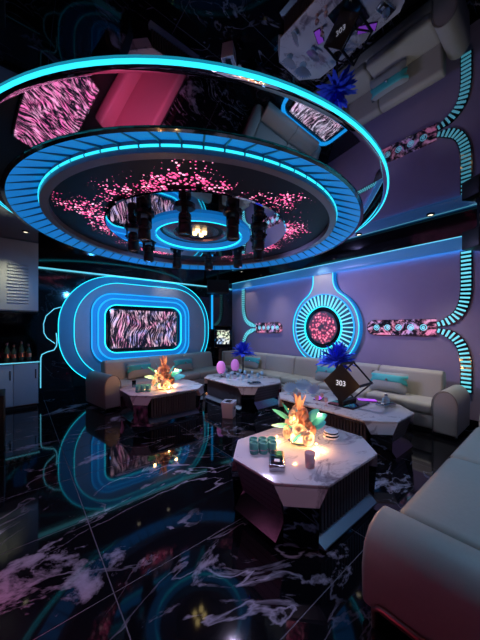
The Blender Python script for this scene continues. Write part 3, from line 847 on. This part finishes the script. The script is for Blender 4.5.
# pink bench and big side screen along the left wall, seen only in the mirrors
bs = thing('bench', 'low pink leather bench below the big screen on the left wall', 'bench', (-1.1, 1.2, 0))
MB().box(-1.55, -0.62, -0.6, 2.3, 0.0, 0.08).build('plinth', 'black_matt', bs)
MB().box(-1.58, -0.6, -0.6, 2.3, 0.08, 0.42).build('seat', 'leather_pink', bs, bevel=0.06)
MB().box(-1.59, -1.36, -0.6, 2.3, 0.42, 0.82).build('backrest', 'leather_pink', bs, bevel=0.06)
ss = thing('wall_screen', 'big screen with pink streaks on the left wall above the pink bench', 'screen', (XL + 0.03, 2.6, 1.6))
MB().box(XL, XL + 0.05, 1.75, 4.0, 1.0, 2.15).build('case', 'black_gloss', ss)
q = MB().box(0.022, 0.028, -0.82, 1.37, -0.57, 0.52).build('screen', 'side_picture', ss, world=False)
bt_ = thing('television', 'television with pink streaks and blue frame on the wall behind the near sofa', 'television', (3.15, YB + 0.03, 1.28))
MB().box(2.30, 4.0, YB, YB + 0.06, 0.83, 1.77).build('case', 'black_gloss', bt_)
q = MB().box(-0.83, 0.83, 0.032, 0.04, -0.43, 0.47).build('screen', 'back_picture', bt_, world=False)
bfr = rrect(3.15, 1.33, 1.12, 0.74, 0.35, 8); bfi = rrect(3.15, 1.33, 1.04, 0.66, 0.29, 8)
MB().loft([wall_y(bfi, YB + 0.0), wall_y(bfr, YB), wall_y(bfr, YB + 0.05), wall_y(bfi, YB + 0.05), wall_y(bfi, YB)], False).build('blue_frame', 'led_blue', bt_)

# cushions with a teal band
cu0 = None


def cushion(label, loc, rz, w_=0.46, h_=0.30, lean=-0.32, roll=0.0):
    global cu0
    c = thing('cushion', label, 'cushion', loc, rz, 'teal banded cushions')

    def pillow(hw, hh, th, name, mat, zoff=0.0, nx=10, nz=8):
        mb = MB(); fr_, bk = [], []
        for j in range(nz + 1):
            for i in range(nx + 1):
                u = -1 + 2 * i / nx; v = -1 + 2 * j / nz
                k = max(0.0, (1 - u ** 4) * (1 - v ** 4)) ** 0.5
                e = 1 - 0.06 * (abs(u * v) < 0.5) * (max(abs(u), abs(v)) ** 3)
                fr_.append((u * hw * e, -th * k, zoff + v * hh * e)); bk.append((u * hw * e, th * k, zoff + v * hh * e))
        mb.v = fr_ + bk; o = len(fr_); n = nx + 1
        for j in range(nz):
            for i in range(nx):
                a = j * n + i
                mb.f.append((a, a + 1, a + n + 1, a + n)); mb.f.append((o + a, o + a + n, o + a + n + 1, o + a + 1))
        ob = mb.build(name, mat, c, True, world=False)
        ob.matrix_local = Matrix.Translation((0, 0, h_ / 2)) @ Matrix.Rotation(lean, 4, 'X') @ Matrix.Rotation(roll, 4, 'Y')
        return ob
    pillow(w_ / 2, h_ / 2, 0.075, 'pillow', 'cushion_grey')
    pillow(w_ / 2 + 0.004, h_ * 0.26, 0.082, 'band', 'cushion_teal', h_ * 0.14)
    bu = MB().ball((0, -0.088, 0.02), 0.022, 8, 5).build('button', 'steel', c, True, world=False)
    bu.matrix_local = Matrix.Translation((0, 0, h_ / 2)) @ Matrix.Rotation(lean, 4, 'X') @ Matrix.Rotation(roll, 4, 'Y')
    return c


def sofa_pt(loc, rz, x, y, z):
    return Matrix.Translation(Vector(loc)) @ Matrix.Rotation(rz, 4, 'Z') @ Vector((x, y, z))


TVL = (1.18, 5.22, 0); RSL = (4.48, 5.95, 0)
for x, lab in ((0.95, 'teal banded cushion on the television sofa next to its rolled arm'), (2.12, 'teal banded cushion on the television sofa near the corner seat')):
    cushion(lab, sofa_pt(TVL, TVS_A, x, 0.47, 0.435), TVS_A, 0.56, 0.32)
for y, lab in ((5.35, 'teal banded cushion on the long sofa near the corner'), (3.05, 'teal banded cushion on the long sofa behind the black cube sign'), (1.92, 'teal banded cushion on the long sofa nearest its rolled arm')):
    cushion(lab, sofa_pt(RSL, -PI / 2, 5.95 - y, 0.315, 0.435), -PI / 2, 0.58, 0.33)

# ================================================================== TABLES
ZT = 0.46


def table(label, cx, cy, rz, L, W):
    t = thing('coffee_table', label, 'table', (cx, cy, 0), rz, 'octagonal marble coffee tables')
    c = 0.25; a, b = L / 2, W / 2

    def octo(e, ch=c):
        A, B = a - e, b - e
        return [(-A + ch, -B), (A - ch, -B), (A, -B + ch), (A, B - ch), (A - ch, B), (-A + ch, B), (-A, B - ch), (-A, -B + ch)]
    MB().prism(octo(0), ZT - 0.022, ZT).build('top', 'white_marble', t, world=False, bevel=0.004, seg=2)
    MB().prism(octo(0.012), ZT - 0.032, ZT - 0.022).build('top_edge', 'steel', t, world=False)
    MB().prism(octo(0.11, 0.23), 0.03, ZT - 0.032).build('core', 'black_gloss', t, world=False)
    MB().prism(octo(0.02), 0.0, 0.03).build('base', 'dark_mirror', t, world=False)
    # four corners: marble apron over a dark mirrored post
    for sx, sy in ((-1, -1), (1, -1), (1, 1), (-1, 1)):
        p0 = Vector((sx * (a - c), sy * b, 0)); p1 = Vector((sx * a, sy * (b - c), 0))
        mid = (p0 + p1) / 2; u = (p1 - p0).normalized(); nrm = Vector((sx, sy, 0)).normalized()
        hw0 = (p1 - p0).length / 2; hw1 = hw0 * 0.66
        zt, zm = ZT - 0.024, ZT - 0.14

        def q(s_, z, dep): return mid + u * s_ + nrm * dep + Vector((0, 0, z))
        mb = MB().add([q(-hw0, zt, -0.001), q(hw0, zt, -0.001), q(hw1, zm, 0.022), q(-hw1, zm, 0.022), q(-hw0 + 0.03, zt, -0.05), q(hw0 - 0.03, zt, -0.05), q(hw1 - 0.02, zm, -0.06), q(-hw1 + 0.02, zm, -0.06)],
                      [(0, 1, 2, 3), (7, 6, 5, 4), (0, 4, 5, 1), (3, 2, 6, 7), (1, 5, 6, 2), (0, 3, 7, 4)])
        mb.build('apron', 'white_marble', t, world=False)
        MB().loft([[q(-hw1, z, d1), q(hw1, z, d1), q(hw1 - 0.02, z, -0.07), q(-hw1 + 0.02, z, -0.07)] for z, d1 in ((0.03, -0.008), (zm - 0.003, 0.018))]).build('corner_post', 'dark_mirror', t, world=False)
    # fluted long sides
    nsl = int((L - 2 * c) / 0.042)
    sl0 = None
    for sy in (-1, 1):
        for k in range(nsl):
            x = -(a - c) + 0.01 + (2 * (a - c) - 0.02) * (k + 0.5) / nsl
            M = Matrix.Translation((x, sy * (b - 0.085), 0))
            if sl0 is None:
                sl0 = MB().box(-0.013, 0.013, -0.022, 0.022, 0.10, ZT - 0.034).build('slat', 'slat_black', t, world=False); sl0.matrix_local = M
            else: share(sl0, 'slat', t, M)
        y0, y1 = sy * (b - 0.012), sy * (b - 0.105)
        xa = a - c + 0.0
        MB().loft([[(-xa - 0.04, y1, 0.031), (-xa - 0.04, y1, 0.10), (-xa - 0.02, y0, 0.04), (-xa - 0.02, y0, 0.031)], [(xa + 0.04, y1, 0.031), (xa + 0.04, y1, 0.10), (xa + 0.02, y0, 0.04), (xa + 0.02, y0, 0.031)]]).build('ledge', 'brushed_steel', t, world=False)
        MB().box(-xa, xa, min(sy * (b - 0.03), sy * (b - 0.06)), max(sy * (b - 0.03), sy * (b - 0.06)), ZT - 0.052, ZT - 0.033).build('top_rail', 'steel', t, world=False)
    # mirrored short sides: perforated panel and a sloping mirror ledge
    for sx in (-1, 1):
        ya = b - c
        x1, x0 = sx * (a - 0.105), sx * (a - 0.012)
        MB().loft([[(x1, y, 0.031), (x1, y, 0.16), (x0, y * 1.0, 0.05), (x0, y, 0.031)] for y in (-ya - 0.0, ya + 0.0)]).build('ledge', 'smoked_mirror', t, world=False)
        MB().add([(x1, -ya, 0.16), (x1, ya, 0.16), (sx * (a - 0.02), ya, ZT - 0.034), (sx * (a - 0.02), -ya, ZT - 0.034),
                  (x1 - sx * 0.01, -ya, 0.16), (x1 - sx * 0.01, ya, 0.16), (sx * (a - 0.035), ya, ZT - 0.034), (sx * (a - 0.035), -ya, ZT - 0.034)],
                 [(0, 1, 2, 3), (7, 6, 5, 4), (0, 4, 5, 1), (1, 5, 6, 2), (2, 6, 7, 3), (3, 7, 4, 0)]).build('end_panel', 'perforated', t, world=False)
    return t


T4 = table('octagonal marble coffee table with six teal cups, tin box and floral lamp', 1.94, 1.48, 0, 1.22, 0.95)
T3 = table('octagonal marble coffee table carrying the black cube sign', 3.50, 2.08, -PI / 2, 1.76, 1.00)
T1 = table('octagonal coffee table with a floral lamp before the television sofa', 1.99, 4.57, 0, 1.32, 1.06)
T2 = table('octagonal coffee table with two pink lamps and glassware near the corner', 3.58, 4.30, -PI / 2, 1.62, 1.10)


# ---------------------------------------------------------------- flowers
def rose_mesh(r):
    mb = MB()
    rng = random.Random(3)
    for ring, (k, rr, zz, tilt_) in enumerate(((3, 0.25, 0.75, 0.15), (5, 0.55, 0.55, 0.5), (6, 0.85, 0.30, 0.9))):
        for i in range(k):
            a = 2 * PI * i / k + ring * 0.5
            wd = 1.5 * rr * math.sin(PI / k) + 0.22
            rows = []
            for v in (0.0, 0.5, 1.0):
                row = []
                for u in (-1, -0.4, 0.4, 1):
                    rad = rr * (0.35 + 0.65 * v) + 0.12 * v * (abs(u) < 0.5)
                    h_ = zz * 0.2 + v * (0.7 - tilt_ * 0.35) + (0.06 if abs(u) < 0.5 and v == 1 else 0)
                    aa = a + u * wd * (0.45 + 0.55 * v) / max(rr, 0.3) * 0.9
                    row.append((r * rad * math.cos(aa), r * rad * math.sin(aa), r * h_))
                rows.append(row)
            mb.loft(rows, False, False)
    mb.ball((0, 0, r * 0.3), r * 0.35, 8, 5)
    return mb


def leaf_mesh(L, w_, bend, lobes=0):
    mb = MB(); n = 9
    A, C, B = [], [], []
    for i in range(n + 1):
        u = i / n
        ww = w_ * math.sin(PI * min(1, u * 0.92 + 0.06)) ** 0.8 * (1 - 0.25 * (i % 2) * lobes)
        y = L * (u - 0.15 * bend * u * u); z = L * bend * (u * 0.9 - 0.9 * u * u)
        A.append((-ww, y, z - 0.15 * ww)); C.append((0, y, z)); B.append((ww, y, z - 0.15 * ww))
    mb.loft([A, C, B], False, False)
    return mb


ROSE = {}


def aim(d):
    return Vector(d).to_track_quat('Z', 'Y').to_matrix().to_4x4()


def bouquet(label, loc, seed, s=1.0, power=6.0):
    rng = random.Random(seed)
    t = thing('floral_lamp', label, 'flower lamp', loc, 0, 'glowing floral table lamps')
    MB().lathe([(0, 0), (0.075 * s, 0), (0.08 * s, 0.01), (0.07 * s, 0.016), (0, 0.016)], 20).build('base', 'steel', t, True, world=False)
    MB().lathe([(0.06 * s, 0.016), (0.064 * s, 0.03 * s), (0.05 * s, 0.045 * s), (0, 0.046 * s)], 16).build('glow_disc', 'glow_warm', t, True, world=False)
    MB().lathe([(0.02 * s, 0.046 * s), (0.028 * s, 0.08 * s), (0.03 * s, 0.2 * s), (0, 0.2 * s)], 12).build('stem', 'rose_brown', t, True, world=False)
    c = Vector((0, 0, 0.0))
    mats = ['rose_cream', 'rose_coral', 'rose_cream', 'rose_brown', 'rose_cream']
    for k in range(18):
        u = k / 17.0; a = k * 2.4 - 1.9
        d = Vector((math.cos(a), math.sin(a), 0.15 + 1.0 * u * u)).normalized()
        rr = 0.088 * (1 - 0.7 * u) * s
        p = Vector((rr * math.cos(a), rr * math.sin(a), (0.055 + 0.17 * u) * s))
        mt = mats[k % 5]
        if mt not in ROSE: ROSE[mt] = rose_mesh(0.054)
        M = Matrix.Translation(p) @ aim(d) @ Matrix.Scale(s * (0.95 - 0.35 * u), 4)
        if (mt, 0) not in ROSE:
            o = ROSE[mt].build('rose', mt, t, True, world=False); ROSE[(mt, 0)] = o; o.matrix_local = M
        else: share(ROSE[(mt, 0)], 'rose', t, M)
    for k in range(8):
        o = leaf_mesh(0.15 * s, 0.017 * s, 0.12, 0.6).build('plume', 'pampas', t, True, world=False)
        o.matrix_local = Matrix.Translation((0, 0, 0.2 * s)) @ Matrix.Rotation(k * 0.785, 4, 'Z') @ Matrix.Rotation(1.25 + rng.uniform(-0.1, 0.25), 4, 'X')
    # broad teal leaves: fans to both sides as seen from the aisle
    for k, (az, el, zz, ln) in enumerate(((2.25, 0.55, 0.13, 0.17), (2.6, 0.15, 0.10, 0.16), (1.9, 0.9, 0.15, 0.14), (-0.75, 0.45, 0.12, 0.17), (-0.4, 0.15, 0.09, 0.18), (-1.1, 0.85, 0.14, 0.14), (0.7, 0.4, 0.12, 0.15), (-2.6, -0.1, 0.07, 0.12))):
        o = leaf_mesh(ln * s, 0.042 * s, 0.35, 0.15).build('leaf', 'leaf_teal', t, True, world=False)
        o.matrix_local = Matrix.Translation((0, 0, zz * s)) @ Matrix.Rotation(az - PI / 2, 4, 'Z') @ Matrix.Translation((0, 0.05 * s, 0)) @ Matrix.Rotation(el, 4, 'X') @ Matrix.Rotation(0.7, 4, 'Y')
    # small bulbs and point lights added to brighten the flowers
    for k in range(6):
        a = k * 1.047 + 0.4; rr = (0.155 if k % 2 == 0 else 0.115) * s
        bp = Vector((rr * math.cos(a), rr * math.sin(a), (0.035 + 0.16 * (k % 2)) * s))
        MB().ball(bp, 0.007 * s, 8, 5).build('added_bulb', 'glow_warm', t, True, world=False)
        lp = point((0, 0, 0), (1.0, 0.45, 0.16), power / 6, 0.012)
        lp.location = Vector(loc) + bp + Vector((0.02 * math.cos(a), 0.02 * math.sin(a), 0.0))
    return t


bouquet('glowing floral lamp with teal leaves among the cups on the front table', tuple(zp(299, 441, ZT)), 4, 1.3, 13.0)
bouquet('glowing floral lamp on the table before the television sofa', tuple(zp(164, 388, ZT)), 9, 1.65, 14.0)


def cup(label, loc, s=1.0, group=None):
    t = thing('cup', label, 'cup', loc, 0, group)
    MB().lathe([(0, 0), (0.034 * s, 0), (0.036 * s, 0.006), (0.037 * s, 0.088 * s), (0.034 * s, 0.09 * s), (0.032 * s, 0.086 * s), (0.031 * s, 0.07 * s), (0, 0.07 * s)], 18).build('body', 'teal_cup', t, True, world=False)
    MB().lathe([(0.0372 * s, 0.03 * s), (0.0378 * s, 0.034 * s), (0.0372 * s, 0.038 * s)], 18).build('ring', 'steel', t, world=False)
    return t


c0 = zp(254, 453, ZT)
for i in range(3):
    for j in range(2):
        p = c0 + Vector((0.078 * i * 0.8 + 0.055 * j, -0.078 * i * 0.6 + 0.066 * j, 0))
        cup('teal cup in the block of six beside the floral lamp on the front table', tuple(p), 1.0, 'teal cups on the front table')
c0 = zp(138, 392, ZT)
for i in range(3):
    for j in range(2):
        p = c0 + Vector((0.085 * i * 0.9 + 0.03 * j, -0.085 * i * 0.35 + 0.085 * j, 0))
        cup('teal cup beside the floral lamp on the table before the television sofa', tuple(p), 1.1, 'teal cups on the television table')

# tin box with a dark glass lid
def tin(label, loc, rz, L, W, h_):
    t = thing('tin_box', label, 'box', loc, rz)
    MB().box(-L / 2, L / 2, -W / 2, W / 2, 0, h_).build('body', 'steel', t, world=False, bevel=0.01)
    MB().box(-L / 2 + 0.012, L / 2 - 0.012, -W / 2 + 0.012, W / 2 - 0.012, h_, h_ + 0.006).build('lid', 'black_gloss', t, world=False, bevel=0.003)
    MB().box(-L / 2 + 0.04, -L / 2 + 0.08, -0.02, 0.02, h_ + 0.006, h_ + 0.009).build('sticker', 'white_plastic', t, world=False)
    return t


tin('metal tin box with black glass lid beside the teal cups on the front table', tuple(zp(277, 464, ZT)), 0.75, 0.24, 0.115, 0.05)
tin('flat metal tray box under the glass bottle beside the cube sign', tuple(zp(386, 406, ZT)), -0.25, 0.24, 0.13, 0.04)


def tumbler(label, loc, mat, r=0.036, h_=0.10, group=None):
    t = thing('drinking_glass', label, 'glass', loc, 0, group)
    MB().lathe([(0, 0), (r * 0.85, 0), (r, h_), (r * 0.93, h_), (r * 0.78, 0.012), (0, 0.012)], 18).build('wall', mat, t, True, world=False)
    MB().lathe([(r * 1.0, h_ - 0.003), (r * 0.96, h_ + 0.002), (r * 0.92, h_ - 0.003)], 18).build('rim', mat, t, True, world=False)
    return t


tumbler('pink glass tumbler before the floral lamp on the front table', tuple(zp(310, 467, ZT)), 'glass_pink', 0.04, 0.11)
tumbler('clear tumbler behind the teal cups on the television table', tuple(zp(134, 387, ZT)), 'glass', 0.036, 0.11)
# striped ashtray
ash = thing('ashtray', 'round striped ashtray behind the floral lamp on the front table', 'ashtray', tuple(zp(331, 437, ZT)))
for k, (m_, z) in enumerate((('white_plastic', 0.0), ('black_gloss', 0.014), ('white_plastic', 0.028), ('black_gloss', 0.042))):
    MB().lathe([(0, z), (0.072 - k * 0.002, z), (0.074 - k * 0.002, z + 0.007), (0.072 - k * 0.002, z + 0.0138), (0, z + 0.0138)], 24).build('band', m_, ash, True, world=False)
MB().lathe([(0.066, 0.056), (0.062, 0.062), (0.052, 0.058), (0.0, 0.0565)], 24).build('bowl', 'white_plastic', ash, True, world=False)

# bottle on the tray
bl = thing('bottle', 'small clear glass bottle standing on the flat tray box', 'bottle', tuple(zp(386, 406, ZT) + Vector((0, 0, 0.047))))
MB().lathe([(0, 0), (0.045, 0), (0.048, 0.02), (0.046, 0.05), (0.02, 0.07), (0.018, 0.09), (0.022, 0.093), (0, 0.093)], 16).build('body', 'glass_blue', bl, True, world=False)
MB().lathe([(0.019, 0.093), (0.021, 0.11), (0, 0.112)], 12).build('stopper', 'steel', bl, True, world=False)

# ---------------------------------------------------------------- black cube sign
CB = Vector((3.33, 1.93, ZT))
cb = thing('cube_sign', 'black open cube balanced on its edge on a plate, marked 303', 'sign', tuple(CB))
MB().box(-0.06, 0.40, -0.2, 0.16, 0, 0.02).build('base_plate', 'black_gloss', cb, world=False, bevel=0.004)
MB().box(0.0, 0.36, -0.03, 0.03, 0.02, 0.06).build('cradle', 'black_matt', cb, world=False)
Sd = 0.375
hd = Sd / math.sqrt(2)
cz = 0.035 + hd
dia = [(0, -hd), (hd, 0), (0, hd), (-hd, 0)]      # (y, z) offsets
MB().loft([[(x, y, cz + z) for y, z in dia] for x in (0.0, 0.014)]).build('front_panel', 'black_matt', cb, world=False, bevel=0.004)
for (y, z) in dia:
    MB().obox((0.18, y * 0.962, cz + z * 0.962), (0.167, 0, 0), (0, 0.0095, 0.0095), (0, -0.0095, 0.0095)).build('edge_bar', 'black_matt', cb, world=False)
for i in range(4):
    y0, z0 = dia[i]; y1, z1 = dia[(i + 1) % 4]
    m_ = Vector((0.34, (y0 + y1) / 2 * 0.96, cz + (z0 + z1) / 2 * 0.96)); d = Vector((0, y1 - y0, z1 - z0)) * 0.46
    nn = Vector((0, -(z1 - z0), y1 - y0)).normalized() * 0.009
    MB().obox(m_, d, nn, (0.009, 0, 0)).build('back_bar', 'black_matt', cb, world=False)
cu = bpy.data.curves.new('sign_text', 'FONT'); cu.body = '303'; cu.size = 0.098; cu.align_x = 'CENTER'; cu.align_y = 'CENTER'; cu.extrude = 0.002
to = bpy.data.objects.new('tmp_text', cu); col.objects.link(to)
dg = bpy.context.evaluated_depsgraph_get(); me = bpy.data.meshes.new_from_object(to.evaluated_get(dg))
bpy.data.objects.remove(to)
tx = bpy.data.objects.new('lettering', me); col.objects.link(tx); tx.parent = cb; me.materials.clear(); me.materials.append(MATS['text_white'])
# text x axis -> -Y (rightwards seen from the room), text y axis -> up
tx.matrix_local = Matrix(((0, 0, -1, -0.003), (-1, 0, 0, 0.0), (0, 1, 0, cz + 0.0), (0, 0, 0, 1)))
tag(tx, 'white number 303')


# ---------------------------------------------------------------- blue feather plumes
def plume(label, loc, hz_, s, seed):
    rng = random.Random(seed)
    t = thing('feather_plume', label, 'feathers', loc, 0, 'blue feather plumes')
    MB().lathe([(0, 0), (0.06, 0), (0.062, 0.01), (0.02, 0.03), (0.014, hz_ * 0.5), (0.02, hz_ * 0.9), (0.035, hz_), (0, hz_)], 14).build('stand', 'black_gloss', t, True, world=False)
    base = None
    for k in range(120):
        a = rng.uniform(0, 2 * PI); el = rng.uniform(-0.35, 1.45)
        M = Matrix.Translation((0, 0, hz_)) @ Matrix.Rotation(a, 4, 'Z') @ Matrix.Rotation(el, 4, 'X') @ Matrix.Rotation(rng.uniform(-0.6, 0.6), 4, 'Y') @ Matrix.Scale(rng.uniform(0.75, 1.15), 4)
        if base is None:
            base = leaf_mesh(0.25 * s, 0.028 * s, 0.4, 0.9).build('feather', 'feather_blue', t, world=False); base.matrix_local = M
        else: share(base, 'feather', t, M)
    return t


plume('fluffy bright blue feather plume behind the black cube sign', (3.86, 2.30, ZT), 0.50, 1.3, 2)
plume('fluffy bright blue feather plume between the pink lamps and the song kiosk', (4.02, 4.78, ZT), 0.44, 1.25, 5)

# ---------------------------------------------------------------- pink lamps on the corner table
def pink_lamp(label, loc):
    t = thing('table_lamp', label, 'lamp', loc, -0.6, 'pink oval table lamps')
    MB().lathe([(0, 0), (0.05, 0), (0.05, 0.01), (0.01, 0.018), (0.008, 0.08), (0, 0.08)], 14).build('stand', 'black_gloss', t, True, world=False)
    MB().ball((0, 0, 0.2), 0.12, 16, 10, (0.8, 0.45, 1.2)).build('shade', 'lamp_pink', t, True, world=False)
    MB().lathe([(0.03, 0.06), (0.04, 0.075), (0.03, 0.085), (0, 0.085)], 12).build('collar', 'steel', t, True, world=False)
    return t


for p in ((221, 377), (235, 374)):
    pink_lamp('glowing pink oval lamp among the glassware on the corner table', tuple(zp(*p, ZT)))


def wineglass(label, loc, mat='glass_blue', s=1.0, group=None):
    t = thing('wine_glass', label, 'glass', loc, 0, group)
    MB().lathe([(0, 0), (0.035 * s, 0), (0.034 * s, 0.004), (0.006 * s, 0.01), (0.004 * s, 0.06 * s), (0, 0.06 * s)], 14).build('stem', mat, t, True, world=False)
    MB().lathe([(0, 0.06 * s), (0.022 * s, 0.07 * s), (0.036 * s, 0.10 * s), (0.034 * s, 0.15 * s), (0.032 * s, 0.15 * s), (0.034 * s, 0.10 * s), (0.02 * s, 0.073 * s), (0, 0.064 * s)], 14).build('bowl', mat, t, True, world=False)
    return t


for p in ((228, 381), (232, 378), (238, 380), (243, 382), (249, 381), (245, 377), (252, 377), (258, 380), (240, 375), (226, 376), (262, 378)):
    wineglass('small stemmed glass in the cluster on the corner table with the pink lamps', tuple(zp(*p, ZT)), 'glass_blue', 0.9, 'stemmed glasses on the corner table')
tin('flat metal tray box on the corner table beside the stemmed glasses', tuple(zp(254, 384, ZT)), -0.3, 0.24, 0.14, 0.035)


# glass shell fans and fruit dish on the cube table
def shell(label, loc, rz, s=1.0, mat='glass_blue'):
    t = thing('glass_shell', label, 'ornament', loc, rz, 'glass shell ornaments on the cube table')
    MB().lathe([(0, 0), (0.05 * s, 0), (0.045 * s, 0.012), (0, 0.014)], 14).build('foot', mat, t, True, world=False)
    n = 9
    for k in range(n):
        a = -1.15 + 2.3 * k / (n - 1)
        M = Matrix.Translation((0, 0, 0.03)) @ Matrix.Rotation(a * 0.85, 4, 'Y') @ Matrix.Rotation(PI / 2 - 0.12, 4, 'X')
        o = leaf_mesh(0.17 * s, 0.026 * s, 0.2, 0).build('petal', mat, t, True, world=False); o.matrix_local = M
    return t


for p, rz, s in (((290, 394), 0.4, 1.0), ((303, 392), 0.2, 1.15), ((314, 396), 0.5, 1.0), ((296, 400), 0.9, 0.9)):
    shell('pale blue glass shell fan on the cube table', tuple(zp(*p, ZT)), rz - 0.7, s)
for p in ((322, 401), (317, 404), (326, 406)):
    wineglass('small stemmed glass beside the cube sign base', tuple(zp(*p, ZT)), 'glass_pink', 0.75, 'stemmed glasses on the cube table')
pg = thing('light_tray', 'low purple glowing tray behind the cube sign base', 'tray', tuple(zp(367, 401, ZT)), -0.9)
MB().box(-0.13, 0.13, -0.06, 0.06, 0, 0.012).build('plate', 'black_gloss', pg, world=False, bevel=0.004)
MB().box(-0.12, 0.12, -0.05, 0.05, 0.012, 0.02).build('glow_plate', 'purple_glow', pg, world=False, bevel=0.003)
pg2 = thing('light_tray', 'low purple glowing tray beside the glass shell fans', 'tray', tuple(zp(319, 399, ZT)), 0.3)
MB().box(-0.11, 0.11, -0.05, 0.05, 0, 0.012).build('plate', 'black_gloss', pg2, world=False, bevel=0.004)
MB().box(-0.10, 0.10, -0.04, 0.04, 0.012, 0.02).build('glow_plate', 'purple_glow', pg2, world=False, bevel=0.003)

# ---------------------------------------------------------------- waste bin on the floor
bn = thing('waste_bin', 'small white tapered square bin on the floor before the corner table', 'bin', tuple(zp(229, 417, 0)), 0.62)
lo = lambda h_, z: [(-h_, -h_, z), (h_, -h_, z), (h_, h_, z), (-h_, h_, z)]
MB().loft([lo(0.088, 0), lo(0.108, 0.27), lo(0.096, 0.27), lo(0.08, 0.02)], True).build('body', 'white_plastic', bn, world=False, bevel=0.006)
MB().box(-0.06, 0.06, -0.045, 0.045, 0.265, 0.275).build('liner', 'black_matt', bn, world=False)
lb = MB().box(-0.035, 0.035, -0.003, 0.0, -0.02, 0.02).build('plate', 'black_metal', bn, world=False); lb.matrix_local = Matrix.Translation((0, -0.1005, 0.16)) @ Matrix.Rotation(0.075, 4, 'X')
